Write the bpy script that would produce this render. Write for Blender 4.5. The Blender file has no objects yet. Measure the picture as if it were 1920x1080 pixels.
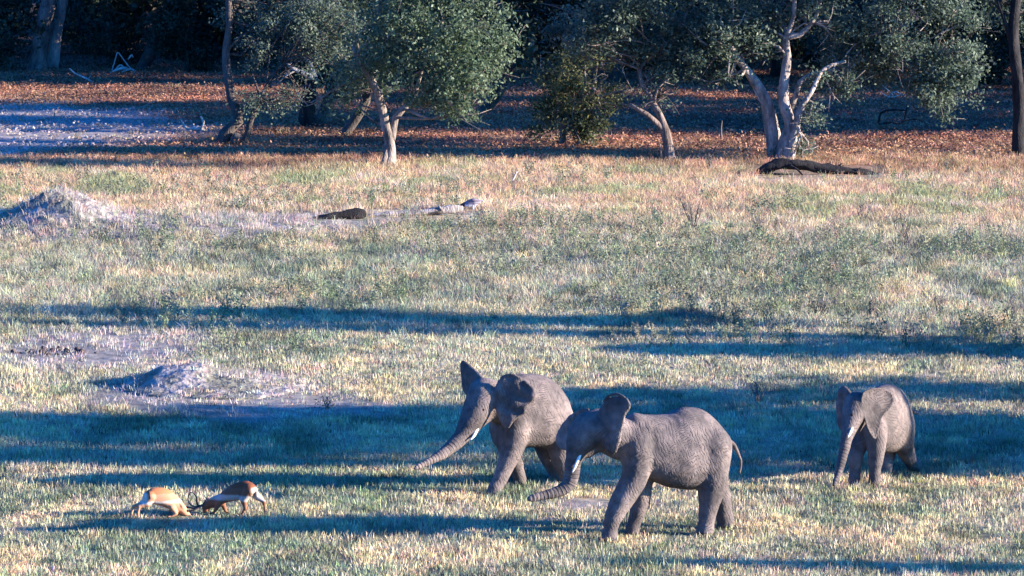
import bpy, math, random
import numpy as np
from mathutils import Vector, Matrix

# ------------------------------------------------------------------ camera, light, exposure
SC = bpy.context.scene
COL = SC.collection
CAM_H, FPX = 15.5, 8000.0                       # camera height (m), focal length in 1920-px units
PITCH = math.atan(940.0 / FPX)
cam_d = bpy.data.cameras.new('camera')
cam_d.sensor_width = 36.0
cam_d.lens = 36.0 * FPX / 1920.0
cam_d.clip_start, cam_d.clip_end = 1.0, 6000.0
cam = bpy.data.objects.new('camera', cam_d)
cam.location = (0, 0, CAM_H)
cam.rotation_euler = (math.pi / 2 - PITCH, 0, 0)
COL.objects.link(cam)
SC.camera = cam

SUN_AZ, SUN_EL = math.radians(7), math.radians(13.5)   # azimuth from +X towards the camera
S = Vector((math.cos(SUN_EL) * math.cos(SUN_AZ), -math.cos(SUN_EL) * math.sin(SUN_AZ), math.sin(SUN_EL)))
world = bpy.data.worlds.new('World')
SC.world = world
world.use_nodes = True
wn, wl = world.node_tree.nodes, world.node_tree.links
sky = wn.new('ShaderNodeTexSky')
sky.sky_type = 'NISHITA'
sky.sun_disc = False
sky.sun_elevation = SUN_EL
sky.sun_rotation = math.radians(90) + SUN_AZ
sky.ozone_density = 4.0
tint = wn.new('ShaderNodeMix')
tint.data_type = 'RGBA'
tint.blend_type = 'MULTIPLY'
tint.inputs[0].default_value = 1.0
tint.inputs[7].default_value = (0.10, 0.72, 1.75, 1)    # the deep blue of this photograph's open sky light
wl.new(sky.outputs[0], tint.inputs[6])
wl.new(tint.outputs[2], wn['Background'].inputs[0])
wn['Background'].inputs[1].default_value = 0.088
sun_d = bpy.data.lights.new('sun', 'SUN')
sun_d.energy = 5.0
sun_d.angle = math.radians(0.5)
sun_d.color = (1.0, 0.87, 0.77)
sun = bpy.data.objects.new('sun', sun_d)
sun.rotation_euler = S.to_track_quat('Z', 'Y').to_euler()
COL.objects.link(sun)
SC.view_settings.view_transform = 'Standard'
SC.view_settings.look = 'None'
SC.view_settings.gamma = 1.0
SC.view_settings.use_curve_mapping = False
SC.view_settings.exposure = 2.05
SC.cycles.max_bounces = 6
SC.cycles.diffuse_bounces = 3
SC.cycles.glossy_bounces = 2
SC.cycles.transmission_bounces = 3
SC.cycles.use_denoising = True
SC.cycles.denoiser = 'OPENIMAGEDENOISE'
SC.cycles.denoising_input_passes = 'RGB_ALBEDO_NORMAL'

# ------------------------------------------------------------------ pixel <-> world helpers
FWD = np.array([0, math.cos(PITCH), -math.sin(PITCH)])
UPV = np.array([0, math.sin(PITCH), math.cos(PITCH)])
EYE = np.array([0, 0, CAM_H])
def ray(u, v):
    return FWD * FPX + np.array([1.0, 0, 0]) * (u - 960) + UPV * (540 - v)
def G(u, v, z=0.0):
    d = ray(u, v)
    return EYE + d * ((z - CAM_H) / d[2])
def P(u, v, Y):
    d = ray(u, v)
    return EYE + d * (Y / d[1])
def ppm(Y):
    return FPX / Y
rng = np.random.default_rng(7)
random.seed(7)

# ------------------------------------------------------------------ noise
def _hash(ix, iy, seed):
    h = (ix.astype(np.int64) * 374761393 + iy.astype(np.int64) * 668265263 + seed * 974634777) & 0x7fffffff
    h = ((h ^ (h >> 13)) * 1274126177) & 0x7fffffff
    return ((h ^ (h >> 16)) & 0xffff) / 65535.0
def vnoise(x, y, seed=0):
    x = np.asarray(x, float); y = np.asarray(y, float)
    ix, iy = np.floor(x), np.floor(y)
    fx, fy = x - ix, y - iy
    fx = fx * fx * (3 - 2 * fx); fy = fy * fy * (3 - 2 * fy)
    a, b = _hash(ix, iy, seed), _hash(ix + 1, iy, seed)
    c, d = _hash(ix, iy + 1, seed), _hash(ix + 1, iy + 1, seed)
    return (a * (1 - fx) + b * fx) * (1 - fy) + (c * (1 - fx) + d * fx) * fy
def fbm(x, y, seed=0, octv=4):
    s, a, t = 0, 0.5, 0
    for i in range(octv):
        s = s + a * vnoise(np.asarray(x) * 2 ** i, np.asarray(y) * 2 ** i, seed + i)
        t += a; a *= 0.55
    return s / t

# ------------------------------------------------------------------ mesh helpers
def mesh_np(name, verts, faces, mat=None, smooth=False, tint=None):
    me = bpy.data.meshes.new(name)
    verts = np.ascontiguousarray(verts, np.float32)
    faces = np.ascontiguousarray(faces, np.int32)
    n, k = faces.shape
    me.vertices.add(len(verts)); me.vertices.foreach_set('co', verts.ravel())
    me.loops.add(n * k); me.loops.foreach_set('vertex_index', faces.ravel())
    me.polygons.add(n); me.polygons.foreach_set('loop_start', np.arange(0, n * k, k, dtype=np.int32))
    me.update(calc_edges=True)
    if smooth:
        me.polygons.foreach_set('use_smooth', np.ones(n, bool))
    if tint is not None:
        set_attr(me, 'tint', tint)
    if mat: me.materials.append(mat)
    return me
def set_attr(me, name, arr, typ=None):
    arr = np.asarray(arr, np.float32)
    if arr.ndim == 1:
        a = me.attributes.new(name, 'FLOAT', 'POINT'); a.data.foreach_set('value', arr)
    elif typ == 'VEC':
        a = me.attributes.new(name, 'FLOAT_VECTOR', 'POINT'); a.data.foreach_set('vector', arr.ravel())
    else:
        if arr.shape[1] == 3: arr = np.c_[arr, np.ones(len(arr))]
        a = me.attributes.new(name, 'FLOAT_COLOR', 'POINT'); a.data.foreach_set('color', np.ascontiguousarray(arr, np.float32).ravel())
def obj(name, me, parent=None, loc=None):
    o = bpy.data.objects.new(name, me)
    COL.objects.link(o)
    if parent is not None: o.parent = parent
    if loc is not None: o.location = loc
    return o
def tag(o, label, cat, group=None):
    o['label'] = label; o['category'] = cat
    if group: o['group'] = group
    return o
def empty(name, loc, label, cat, group=None):
    o = obj(name, None, loc=loc)
    return tag(o, label, cat, group)
def resample(pts, rad, step):
    pts = np.asarray(pts, float); rad = np.asarray(rad, float)
    out, ro = [], []
    n = len(pts)
    for i in range(n - 1):
        p0, p1, p2, p3 = pts[max(i - 1, 0)], pts[i], pts[i + 1], pts[min(i + 2, n - 1)]
        m = max(1, int(np.linalg.norm(p2 - p1) / step))
        for j in range(m):
            t = j / m
            out.append(0.5 * ((2 * p1) + (-p0 + p2) * t + (2 * p0 - 5 * p1 + 4 * p2 - p3) * t * t + (-p0 + 3 * p1 - 3 * p2 + p3) * t ** 3))
            ro.append(rad[i] * (1 - t) + rad[i + 1] * t)
    out.append(pts[-1]); ro.append(rad[-1])
    return np.array(out), np.array(ro)
def tube(pts, rad, n=8, step=0.3, rough=0.0, seed=0, curve=True):
    """verts, quads of a tapered tube with closed ends"""
    if curve: pts, rad = resample(pts, rad, step)
    else: pts, rad = np.asarray(pts, float), np.asarray(rad, float)
    r = np.random.default_rng(seed)
    m = len(pts)
    tang = np.gradient(pts, axis=0)
    tang /= np.linalg.norm(tang, axis=1)[:, None] + 1e-9
    ref = np.array([0.3, 0.9, 0.2]) if abs(tang[0][1]) < 0.8 else np.array([1.0, 0.1, 0.2])
    V = []
    ph = r.random(3) * 6
    for i in range(m):
        a = np.cross(tang[i], ref); a /= np.linalg.norm(a) + 1e-9
        b = np.cross(tang[i], a)
        th = np.arange(n) * 2 * math.pi / n
        rr = rad[i] * (1 + rough * (np.sin(2 * th + ph[0] + i * .4) * .6 + np.sin(3 * th + ph[1] - i * .7) * .5 + r.normal(0, .35, n)))
        V.append(pts[i] + np.outer(np.cos(th) * rr, a) + np.outer(np.sin(th) * rr, b))
    V = np.concatenate(V + [pts[:1], pts[-1:]])
    F = []
    for i in range(m - 1):
        for j in range(n):
            F.append((i * n + j, i * n + (j + 1) % n, (i + 1) * n + (j + 1) % n, (i + 1) * n + j))
    c0, c1 = m * n, m * n + 1
    for j in range(0, n, 2):
        F.append((c0, (j + 2) % n, (j + 1) % n, j))
        F.append((c1, (m - 1) * n + j, (m - 1) * n + (j + 1) % n, (m - 1) * n + (j + 2) % n))
    return V, np.array(F)
class Joined:
    def __init__(s): s.v, s.f, s.n = [], [], 0
    def add(s, vf):
        v, f = vf
        s.v.append(v); s.f.append(f + s.n); s.n += len(v)
    def mesh(s, name, mat, smooth=True, off=(0, 0, 0)):
        return mesh_np(name, np.concatenate(s.v) - np.asarray(off), np.concatenate(s.f), mat, smooth)

# ------------------------------------------------------------------ materials
def new_mat(name):
    m = bpy.data.materials.new(name); m.use_nodes = True
    nt = m.node_tree
    return m, nt.nodes, nt.links, nt.nodes['Principled BSDF']
def noise_node(n, l, scale, detail=4, co='Object', vec=None):
    tc = n.new('ShaderNodeTexCoord'); tx = n.new('ShaderNodeTexNoise')
    tx.inputs['Scale'].default_value = scale; tx.inputs['Detail'].default_value = detail
    if vec:
        mp = n.new('ShaderNodeMapping'); mp.inputs['Scale'].default_value = vec
        l.new(tc.outputs[co], mp.inputs[0]); l.new(mp.outputs[0], tx.inputs['Vector'])
    else: l.new(tc.outputs[co], tx.inputs['Vector'])
    return tx
def ramp(n, l, src, stops):
    r = n.new('ShaderNodeValToRGB')
    e = r.color_ramp.elements
    e[0].position, e[0].color = stops[0][0], (*stops[0][1], 1)
    e[1].position, e[1].color = stops[-1][0], (*stops[-1][1], 1)
    for p, c in stops[1:-1]:
        x = e.new(p); x.color = (*c, 1)
    l.new(src, r.inputs[0])
    return r
def mult(n, l, a, b, f=1.0):
    m = n.new('ShaderNodeMix'); m.data_type = 'RGBA'; m.blend_type = 'MULTIPLY'; m.inputs[0].default_value = f
    l.new(a, m.inputs[6]); l.new(b, m.inputs[7])
    return m.outputs[2]
def tinted(name, rough, translucent=0.0, attr='GEOMETRY', spec=0.3, noise=None):
    m, n, l, b = new_mat(name)
    a = n.new('ShaderNodeAttribute'); a.attribute_name = 'tint'; a.attribute_type = attr
    c = a.outputs['Color']
    if noise:
        t = noise_node(n, l, noise[0], 6, 'Object')
        r = ramp(n, l, t.outputs[0], [(0.3, (noise[1],) * 3), (0.7, (noise[2],) * 3)])
        c = mult(n, l, c, r.outputs[0])
        bp = n.new('ShaderNodeBump'); bp.inputs['Strength'].default_value = 0.7; bp.inputs['Distance'].default_value = noise[3]
        l.new(t.outputs[0], bp.inputs['Height']); l.new(bp.outputs[0], b.inputs['Normal'])
    l.new(c, b.inputs['Base Color'])
    b.inputs['Roughness'].default_value = rough
    b.inputs['Specular IOR Level'].default_value = spec
    if translucent:
        tr = n.new('ShaderNodeBsdfTranslucent'); l.new(c, tr.inputs[0])
        mx = n.new('ShaderNodeMixShader'); mx.inputs[0].default_value = translucent
        l.new(b.outputs[0], mx.inputs[1]); l.new(tr.outputs[0], mx.inputs[2])
        l.new(mx.outputs[0], n['Material Output'].inputs[0])
    return m
M_GROUND = tinted('soil', 0.9, spec=0.1, noise=(2.3, 0.6, 1.25, 0.08))
M_GRASS = tinted('grass_blade', 0.6, 0.25, 'INSTANCER', 0.25)
M_LEAF = tinted('leaf', 0.6, 0.4, spec=0.3)
M_FUR = tinted('fur', 0.7, spec=0.15, noise=(40, 0.85, 1.1, 0.004))
M_MOUND = tinted('mound_earth', 0.95, spec=0.1, noise=(3.5, 0.55, 1.2, 0.25))
def bark(name, c0, c1, scale=3.0, bump=0.06):
    m, n, l, b = new_mat(name)
    t = noise_node(n, l, scale, 8, 'Object', (1, 1, 0.35))
    t2 = noise_node(n, l, scale * 6, 6, 'Object', (1, 1, 0.3))
    r = ramp(n, l, t.outputs[0], [(0.3, c0), (0.65, c1)])
    r2 = ramp(n, l, t2.outputs[0], [(0.3, (0.6,) * 3), (0.6, (1.1,) * 3)])
    l.new(mult(n, l, r.outputs[0], r2.outputs[0]), b.inputs['Base Color'])
    bp = n.new('ShaderNodeBump'); bp.inputs['Strength'].default_value = 0.9; bp.inputs['Distance'].default_value = bump
    l.new(t2.outputs[0], bp.inputs['Height']); l.new(bp.outputs[0], b.inputs['Normal'])
    b.inputs['Roughness'].default_value = 0.85; b.inputs['Specular IOR Level'].default_value = 0.2
    return m
M_BARK_PALE = bark('pale_bark', (0.10, 0.08, 0.065), (0.40, 0.33, 0.275))
M_BARK = bark('brown_bark', (0.07, 0.05, 0.04), (0.24, 0.18, 0.14))
M_BARK_DARK = bark('dark_bark', (0.035, 0.03, 0.025), (0.12, 0.095, 0.075))
M_CHAR_SHADE = bark('charred_shaded_wood', (0.008, 0.007, 0.007), (0.03, 0.026, 0.024), 5)  # char colour, lowered to hold the shade on the log and edge trunk
M_DEAD = bark('bleached_wood', (0.32, 0.27, 0.22), (0.62, 0.55, 0.47), 5, 0.03)
M_TWIG = bark('grey_twig', (0.09, 0.075, 0.06), (0.2, 0.17, 0.14), 5, 0.02)
def plain(name, c, rough, spec=0.4):
    m, n, l, b = new_mat(name)
    t = noise_node(n, l, 25, 4)
    r = ramp(n, l, t.outputs[0], [(0.3, tuple(x * .75 for x in c)), (0.7, c)])
    l.new(r.outputs[0], b.inputs['Base Color'])
    b.inputs['Roughness'].default_value = rough; b.inputs['Specular IOR Level'].default_value = spec
    return m
M_IVORY = plain('ivory', (0.82, 0.76, 0.64), 0.35)
M_HORN = plain('horn', (0.035, 0.028, 0.022), 0.4)
M_EYE = plain('eye', (0.015, 0.010, 0.007), 0.6, .1)
def skin():
    m, n, l, b = new_mat('elephant_skin')
    def math_(op, a, c, d=None):
        q = n.new('ShaderNodeMath'); q.operation = op
        for k_, v in enumerate((a, c, d)):
            if v is None: continue
            if isinstance(v, (int, float)): q.inputs[k_].default_value = v
            else: l.new(v, q.inputs[k_])
        return q.outputs[0]
    big = noise_node(n, l, 1.5, 6)
    r = ramp(n, l, big.outputs[0], [(0.28, (0.05, 0.043, 0.04)), (0.5, (0.115, 0.095, 0.086)), (0.72, (0.215, 0.172, 0.152))])
    dirt = noise_node(n, l, 7, 5)
    r2 = ramp(n, l, dirt.outputs[0], [(0.3, (0.66,) * 3), (0.65, (1.18, 1.13, 1.08))])
    tc = n.new('ShaderNodeTexCoord')
    def wrinkles(rot, scale, dist):
        mp = n.new('ShaderNodeMapping'); mp.inputs['Rotation'].default_value = rot
        l.new(tc.outputs['Object'], mp.inputs[0])
        w = n.new('ShaderNodeTexWave'); w.inputs['Scale'].default_value = scale; w.inputs['Distortion'].default_value = dist
        w.inputs['Detail'].default_value = 2.5; w.inputs['Detail Scale'].default_value = 1.3
        l.new(mp.outputs[0], w.inputs['Vector'])
        return w.outputs['Fac']
    w1 = wrinkles((0.3, 0.35, 0.2), 5.5, 7); w2 = wrinkles((0.1, -0.9, 0.6), 7.0, 6)
    pick = noise_node(n, l, 2.2, 3)
    sel = ramp(n, l, pick.outputs[0], [(0.42, (0, 0, 0)), (0.58, (1, 1, 1))])
    mx = n.new('ShaderNodeMix'); mx.data_type = 'FLOAT'
    l.new(sel.outputs[0], mx.inputs[0]); l.new(w1, mx.inputs[2]); l.new(w2, mx.inputs[3])
    wr = mx.outputs[0]
    depth = noise_node(n, l, 3.1, 3)
    dm = ramp(n, l, depth.outputs[0], [(0.36, (0.1,) * 3), (0.66, (1,) * 3)])
    wr_c = ramp(n, l, wr, [(0.0, (0, 0, 0)), (0.35, (1, 1, 1))])
    at = n.new('ShaderNodeAttribute'); at.attribute_name = 'ring'
    mk = n.new('ShaderNodeAttribute'); mk.attribute_name = 'ringmask'
    sn = math_('MULTIPLY', math_('SINE', math_('MULTIPLY', at.outputs['Fac'], 80), 0), mk.outputs['Fac'])
    hgt = math_('MULTIPLY', wr_c.outputs[0], dm.outputs[0])
    inv = math_('SUBTRACT', 1, mk.outputs['Fac'])
    hgt = math_('MULTIPLY', hgt, inv)
    hgt = math_('ADD', hgt, math_('MULTIPLY', sn, 0.55))
    bp = n.new('ShaderNodeBump'); bp.inputs['Strength'].default_value = 0.8; bp.inputs['Distance'].default_value = 0.016
    l.new(hgt, bp.inputs['Height']); l.new(bp.outputs[0], b.inputs['Normal'])
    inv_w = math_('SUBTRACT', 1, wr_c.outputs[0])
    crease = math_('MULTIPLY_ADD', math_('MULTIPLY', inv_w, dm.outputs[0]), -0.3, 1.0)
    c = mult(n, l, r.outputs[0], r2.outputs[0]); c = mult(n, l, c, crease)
    l.new(c, b.inputs['Base Color'])
    b.inputs['Roughness'].default_value = 0.8; b.inputs['Specular IOR Level'].default_value = 0.2
    return m
M_SKIN = skin()

# ------------------------------------------------------------------ ground
MOUNDS = [  # x, y, [(dx, dy, height, rx, ry)]
    dict(p=G(118, 425), bumps=[(0, 0, 0.85, 1.5, 2.2), (-1.2, 0, 0.35, 2.2, 3), (2.6, -0.3, 0.32, 2.8, 3), (5.8, -0.5, 0.16, 2.6, 2.6), (0.5, -1.2, 0.18, 1, 1.2)]),
    dict(p=G(345, 722), bumps=[(0.1, 0, 0.48, 0.95, 1.5), (-0.75, 0.1, 0.22, 0.55, 1.2), (1.5, -0.2, 0.22, 1.2, 1.8), (0.45, .2, 0.16, 0.35, 0.6)]),
    dict(p=G(1312, 598), bumps=[(0, 0, 0.2, 0.8, 1.0), (-0.6, 0, 0.13, 0.7, .9)]),
]
def mound_h(m, x, y):
    h = 0
    for dx, dy, a, rx, ry in m['bumps']:
        q = ((x - m['p'][0] - dx) / rx) ** 2 + ((y - m['p'][1] - dy) / ry) ** 2
        h = h + a * np.exp(-q)
    n = fbm(x * 2.2, y * 2.2, 31, 4)
    return h * (0.72 + 0.56 * n)
def terrain(x, y):
    return 0.10 * (fbm(x * .13, y * .13, 5, 3) - .5) + 0.08 * (fbm(x * .6, y * .5, 9, 3) - .5) + 0.34 * (fbm(x * .16, y * .62, 19, 3) - .5) * ss(177, 186, y)
def ss(a, b, x):
    t = np.clip((x - a) / (b - a), 0, 1)
    return t * t * (3 - 2 * t)
def mix(a, b, t):
    return a * (1 - t)[..., None] + b * t[..., None]
def sand_mask(x, y):      # bleached sandy pan on the left below the wood
    q = ((x + 25) / 11.0) ** 2 + ((y - 194) / 15.0) ** 2
    return ss(1.25, 0.6, q + (fbm(x * .35, y * .12, 77) - .5) * 1.2)
def bare_mask(x, y):
    b = np.zeros_like(x)
    for px, py, rx, ry in ((-8.0, 109, 3.2, 4.5), (-11.4, 117.5, 3.4, 4.5), (-15, 150, 4, 5), (-8.5, 151, 4.5, 4.5), (1.5, 91.5, 0.9, 1.2), (-6, 106, 3, 2.5)):
        q = ((x - px) / rx) ** 2 + ((y - py) / ry) ** 2
        b = np.maximum(b, ss(1.3, 0.3, q + (fbm(x * .9, y * .5, 55) - .5) * 1.3))
    return b
C = lambda *a: np.array(a, float)
def ground_col(x, y):
    """the turf / soil colour at a place (albedo)"""
    x = np.asarray(x, float); y = np.asarray(y, float)
    yy = y + (fbm(x * .09, y * .07, 3) - .5) * 14
    n1 = fbm(x * .38, y * .22, 11); n2 = fbm(x * .9, y * .55, 21); n3 = fbm(x * .16, y * .10, 41)
    near = mix(mix(np.broadcast_to(C(.33, .29, .18), x.shape + (3,)), C(.19, .21, .12), ss(.48, .7, n1)), C(.47, .37, .20), ss(.52, .68, n2))
    near = mix(near, C(.11, .13, .075), ss(.56, .70, fbm(x * .75, y * .42, 13)) * .8)
    sage = mix(mix(np.broadcast_to(C(.34, .31, .20), x.shape + (3,)), C(.20, .22, .14), ss(.45, .7, n1)), C(.44, .36, .20), ss(.52, .70, n2))
    sage = mix(sage, C(.12, .14, .085), ss(.56, .70, fbm(x * .6, y * .3, 15)) * .8)
    straw = mix(mix(np.broadcast_to(C(.44, .31, .18), x.shape + (3,)), C(.27, .27, .13), ss(.46, .66, n1)), C(.48, .38, .24), ss(.55, .7, n2))
    rust = mix(np.broadcast_to(C(.40, .24, .13), x.shape + (3,)), C(.20, .11, .06), ss(.4, .65, n2))
    litter = mix(np.broadcast_to(C(.30, .13, .07), x.shape + (3,)), C(.13, .07, .045), ss(.4, .66, n1))
    litter = mix(litter, C(.32, .19, .11), ss(.58, .72, n2))
    c = near
    c = mix(c, sage, ss(100, 122, yy))
    c = mix(c, straw, ss(143, 158, yy))
    c = mix(c, rust, ss(171, 178, yy))
    c = mix(c, litter, ss(179, 187, y + (n1 - .5) * 8))
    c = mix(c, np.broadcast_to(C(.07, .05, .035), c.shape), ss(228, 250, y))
    c = mix(c, np.broadcast_to(C(.36, .33, .30), c.shape), sand_mask(x, y) * .9)
    c = mix(c, np.broadcast_to(C(.34, .285, .24), c.shape), bare_mask(x, y) * .7)
    return c
def clear_mask(x, y):
    b = np.zeros_like(x)
    for (u0, u1, v0, v1) in ((585, 690, 406, 424), (680, 915, 392, 418), (1415, 1660, 312, 340), (955, 975, 334, 350)):
        xa, xb = (u0 - 960) * y / FPX, (u1 - 960) * y / FPX
        ya, yb = G(960, v1)[1], G(960, v0)[1]
        b = np.maximum(b, ss(-.3, .3, x - xa) * ss(-.3, .3, xb - x) * (y > ya) * (y < yb))
    return b
xs = np.unique(np.r_[-4000, -1200, -400, -150, np.arange(-60, 60.1, 0.45), 150, 400, 1200, 4000])
ys = np.unique(np.r_[-4000, -800, -100, 0, 50, np.arange(78, 330, 0.6), 360, 450, 800, 2000, 5000])
X, Y = np.meshgrid(xs, ys)
Z = terrain(X, Y) * ((np.abs(X) < 70) & (Y > 60) & (Y < 340))
idx = np.arange(X.size).reshape(X.shape)
F = np.stack([idx[:-1, :-1], idx[:-1, 1:], idx[1:, 1:], idx[1:, :-1]], -1).reshape(-1, 4)
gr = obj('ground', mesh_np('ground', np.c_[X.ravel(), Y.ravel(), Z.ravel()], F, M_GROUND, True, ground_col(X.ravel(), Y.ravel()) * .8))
gr['kind'] = 'structure'

for m, name, label in zip(MOUNDS, ('termite_mound', 'termite_mound', 'grassy_hummock'),
        ('large pale eroded termite mound with a long low tail, below the wood at the left', 'small sandy termite mound in the near meadow behind the fighting antelopes', 'low shaded grassy hummock in the middle of the meadow')):
    x0, y0 = m['p'][0], m['p'][1]
    w = 4 if name == 'grassy_hummock' else 12
    gx, gy = np.meshgrid(np.linspace(x0 - w, x0 + w, 150), np.linspace(y0 - w * .7, y0 + w * .7, 110))
    hh = mound_h(m, gx, gy)
    hz = np.where(hh > 0.03, hh + terrain(gx, gy), -0.25)
    ii = np.arange(gx.size).reshape(gx.shape)
    f = np.stack([ii[:-1, :-1], ii[:-1, 1:], ii[1:, 1:], ii[1:, :-1]], -1).reshape(-1, 4)
    keep = (hh.ravel()[f] > 0.012).any(1)
    pale = np.broadcast_to(C(.34, .29, .245) if name != 'grassy_hummock' else C(.25, .24, .17), (gx.size, 3))
    cc = mix(pale, C(.17, .165, .11), ss(.40, .58, fbm(gx.ravel() * 1.6, gy.ravel() * 1.1, 91)) * .85)
    me = mesh_np(name, np.c_[gx.ravel() - x0, gy.ravel() - y0, hz.ravel()], f[keep], M_MOUND, True, cc)
    tag(obj(name, me, loc=(x0, y0, 0)), label, 'mound')
def surf(x, y):
    h = terrain(x, y)
    for m in MOUNDS:
        q = mound_h(m, x, y)
        h = np.where(q > 0.03, np.maximum(h, terrain(x, y) + q), h)
    return h

# ------------------------------------------------------------------ grass prototypes and scatter
def tuft(name, nb, hmin, hmax, spread, width, lean, seed, mat=M_GRASS, heads=False):
    r = np.random.default_rng(seed)
    V, F = [], []
    for i in range(nb):
        a = r.random() * 6.283; d = spread * math.sqrt(r.random())
        b = np.array([math.cos(a) * d, math.sin(a) * d, -0.02])
        h = r.uniform(hmin, hmax); th = r.random() * 6.283
        w = np.array([math.cos(th), math.sin(th), 0]) * width * r.uniform(.6, 1.2) / 2
        ln = np.array([math.cos(a), math.sin(a), 0]) * lean * h * r.uniform(.1, 1.2) + np.r_[r.normal(0, .12 * h, 2), 0]
        k = len(V)
        mid = b + np.array([0, 0, h * .6]) + ln * .4
        tip = b + np.array([0, 0, h]) + ln * (1 if not heads else 1.2)
        tw = .45 if not heads else .9
        V += [b - w, b + w, mid + w * .8, mid - w * .8, tip + w * tw * .5, tip - w * tw * .5]
        F += [(k, k + 1, k + 2, k + 3), (k + 3, k + 2, k + 4, k + 5)]
    return mesh_np(name, V, np.array(F), mat)
def weed(name, seed, h=0.5, nst=5, nl=45):
    r = np.random.default_rng(seed)
    V, F = [], []
    for s_ in range(nst):
        a = r.random() * 6.283
        tip = np.array([math.cos(a) * h * .45 * r.random(), math.sin(a) * h * .45 * r.random(), h * r.uniform(.7, 1.1)])
        w = np.array([0.007, 0.004, 0])
        k = len(V); V += [-w, w, tip + w * .5, tip - w * .5]; F.append((k, k + 1, k + 2, k + 3))
        for j in range(nl // nst):
            c = tip * r.uniform(.25, 1.05) + r.normal(0, .05, 3)
            u = r.normal(0, 1, 3); u /= np.linalg.norm(u); v = np.cross(u, r.normal(0, 1, 3)); v /= np.linalg.norm(v)
            sz = r.uniform(.018, .034)
            k = len(V); V += [c - u * sz * 1.6, c + v * sz * .7, c + u * sz * 1.6, c - v * sz * .7]; F.append((k, k + 1, k + 2, k + 3))
    return mesh_np(name, V, np.array(F), M_GRASS)
def litter(name, seed):
    r = np.random.default_rng(seed)
    V, F = [], []
    for i in range(26):
        c = np.r_[r.normal(0, .26, 2), r.uniform(.01, .06)]
        u = r.normal(0, 1, 3) * (1, 1, .5); u /= np.linalg.norm(u); v = np.cross(u, np.array([0, 0, 1]) + r.normal(0, .5, 3)); v /= np.linalg.norm(v)
        sz = r.uniform(.028, .06)
        k = len(V); V += [c - u * sz, c + v * sz * .6, c + u * sz, c - v * sz * .6]; F.append((k, k + 1, k + 2, k + 3))
    return mesh_np(name, V, np.array(F), M_GRASS)
def protos(name, meshes):
    c = bpy.data.collections.new(name)
    for i, me in enumerate(meshes):
        c.objects.link(bpy.data.objects.new('%s_%02d' % (name, i), me))
    return c
def scatter(name, pts, rot, scl, kind, col, coll):
    me = bpy.data.meshes.new(name)
    me.vertices.add(len(pts)); me.vertices.foreach_set('co', np.ascontiguousarray(pts, np.float32).ravel())
    set_attr(me, 'rot', rot, 'VEC'); set_attr(me, 'scl', scl, 'VEC'); set_attr(me, 'tint', col)
    a = me.attributes.new('pick', 'INT', 'POINT'); a.data.foreach_set('value', kind.astype(np.int32))
    o = obj(name, me)
    o['kind'] = 'stuff'
    ng = bpy.data.node_groups.new(name + '_nodes', 'GeometryNodeTree')
    ng.interface.new_socket('Geometry', in_out='INPUT', socket_type='NodeSocketGeometry')
    ng.interface.new_socket('Geometry', in_out='OUTPUT', socket_type='NodeSocketGeometry')
    n, l = ng.nodes, ng.links
    gi, go = n.new('NodeGroupInput'), n.new('NodeGroupOutput')
    ip = n.new('GeometryNodeInstanceOnPoints'); ci = n.new('GeometryNodeCollectionInfo')
    ci.inputs['Collection'].default_value = coll; ci.inputs['Separate Children'].default_value = True; ci.inputs['Reset Children'].default_value = True
    ip.inputs['Pick Instance'].default_value = True
    def at(nm, ty):
        q = n.new('GeometryNodeInputNamedAttribute'); q.data_type = ty; q.inputs['Name'].default_value = nm
        return next(s_ for s_ in q.outputs if s_.enabled and s_.name == 'Attribute')
    l.new(gi.outputs[0], ip.inputs['Points']); l.new(ci.outputs[0], ip.inputs['Instance'])
    l.new(at('pick', 'INT'), ip.inputs['Instance Index'])
    l.new(at('rot', 'FLOAT_VECTOR'), ip.inputs['Rotation']); l.new(at('scl', 'FLOAT_VECTOR'), ip.inputs['Scale'])
    l.new(ip.outputs[0], go.inputs[0])
    md = o.modifiers.new('scatter', 'NODES'); md.node_group = ng
    return o
def sample(y0, y1, dens, margin=2.5):
    """random places on the visible ground between two depths, dens per square metre"""
    wmax = y1 * .1215 + margin
    n = int((y1 - y0) * 2 * wmax * dens)
    y = rng.uniform(y0, y1, n); x = rng.uniform(-wmax, wmax, n)
    k = np.abs(x) < y * .1215 + margin
    return x[k], y[k]
def jitter(c, amt):
    n = len(c)
    return np.clip(c * (1 + rng.normal(0, amt, (n, 1))) * (1 + rng.normal(0, amt * .35, (n, 3))), .005, .85)
def do_scatter(name, x, y, coll, nk, smin, smax, col, hmul=None):
    n = len(x)
    s_ = rng.uniform(smin, smax, n)
    if hmul is None: hmul = np.ones(n)
    rot = np.c_[rng.normal(0, .12, n), rng.normal(0, .12, n), rng.uniform(0, 6.283, n)]
    return scatter(name, np.c_[x, y, surf(x, y)], rot, np.c_[s_, s_, s_ * hmul], rng.integers(0, nk, n), col, coll)
short = protos('short_tuft', [tuft('short_tuft', 11, .05, .15, .14, .016, .5, i) for i in range(5)])
tall = protos('tall_tuft', [tuft('tall_tuft', 13, .10, .27, .17, .016, .6, 20 + i, heads=(i % 2 == 0)) for i in range(5)])
weeds = protos('weed', [weed('weed', 40 + i) for i in range(4)])
leaves_p = protos('fallen_leaf', [litter('fallen_leaf', 60 + i) for i in range(3)])

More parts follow.
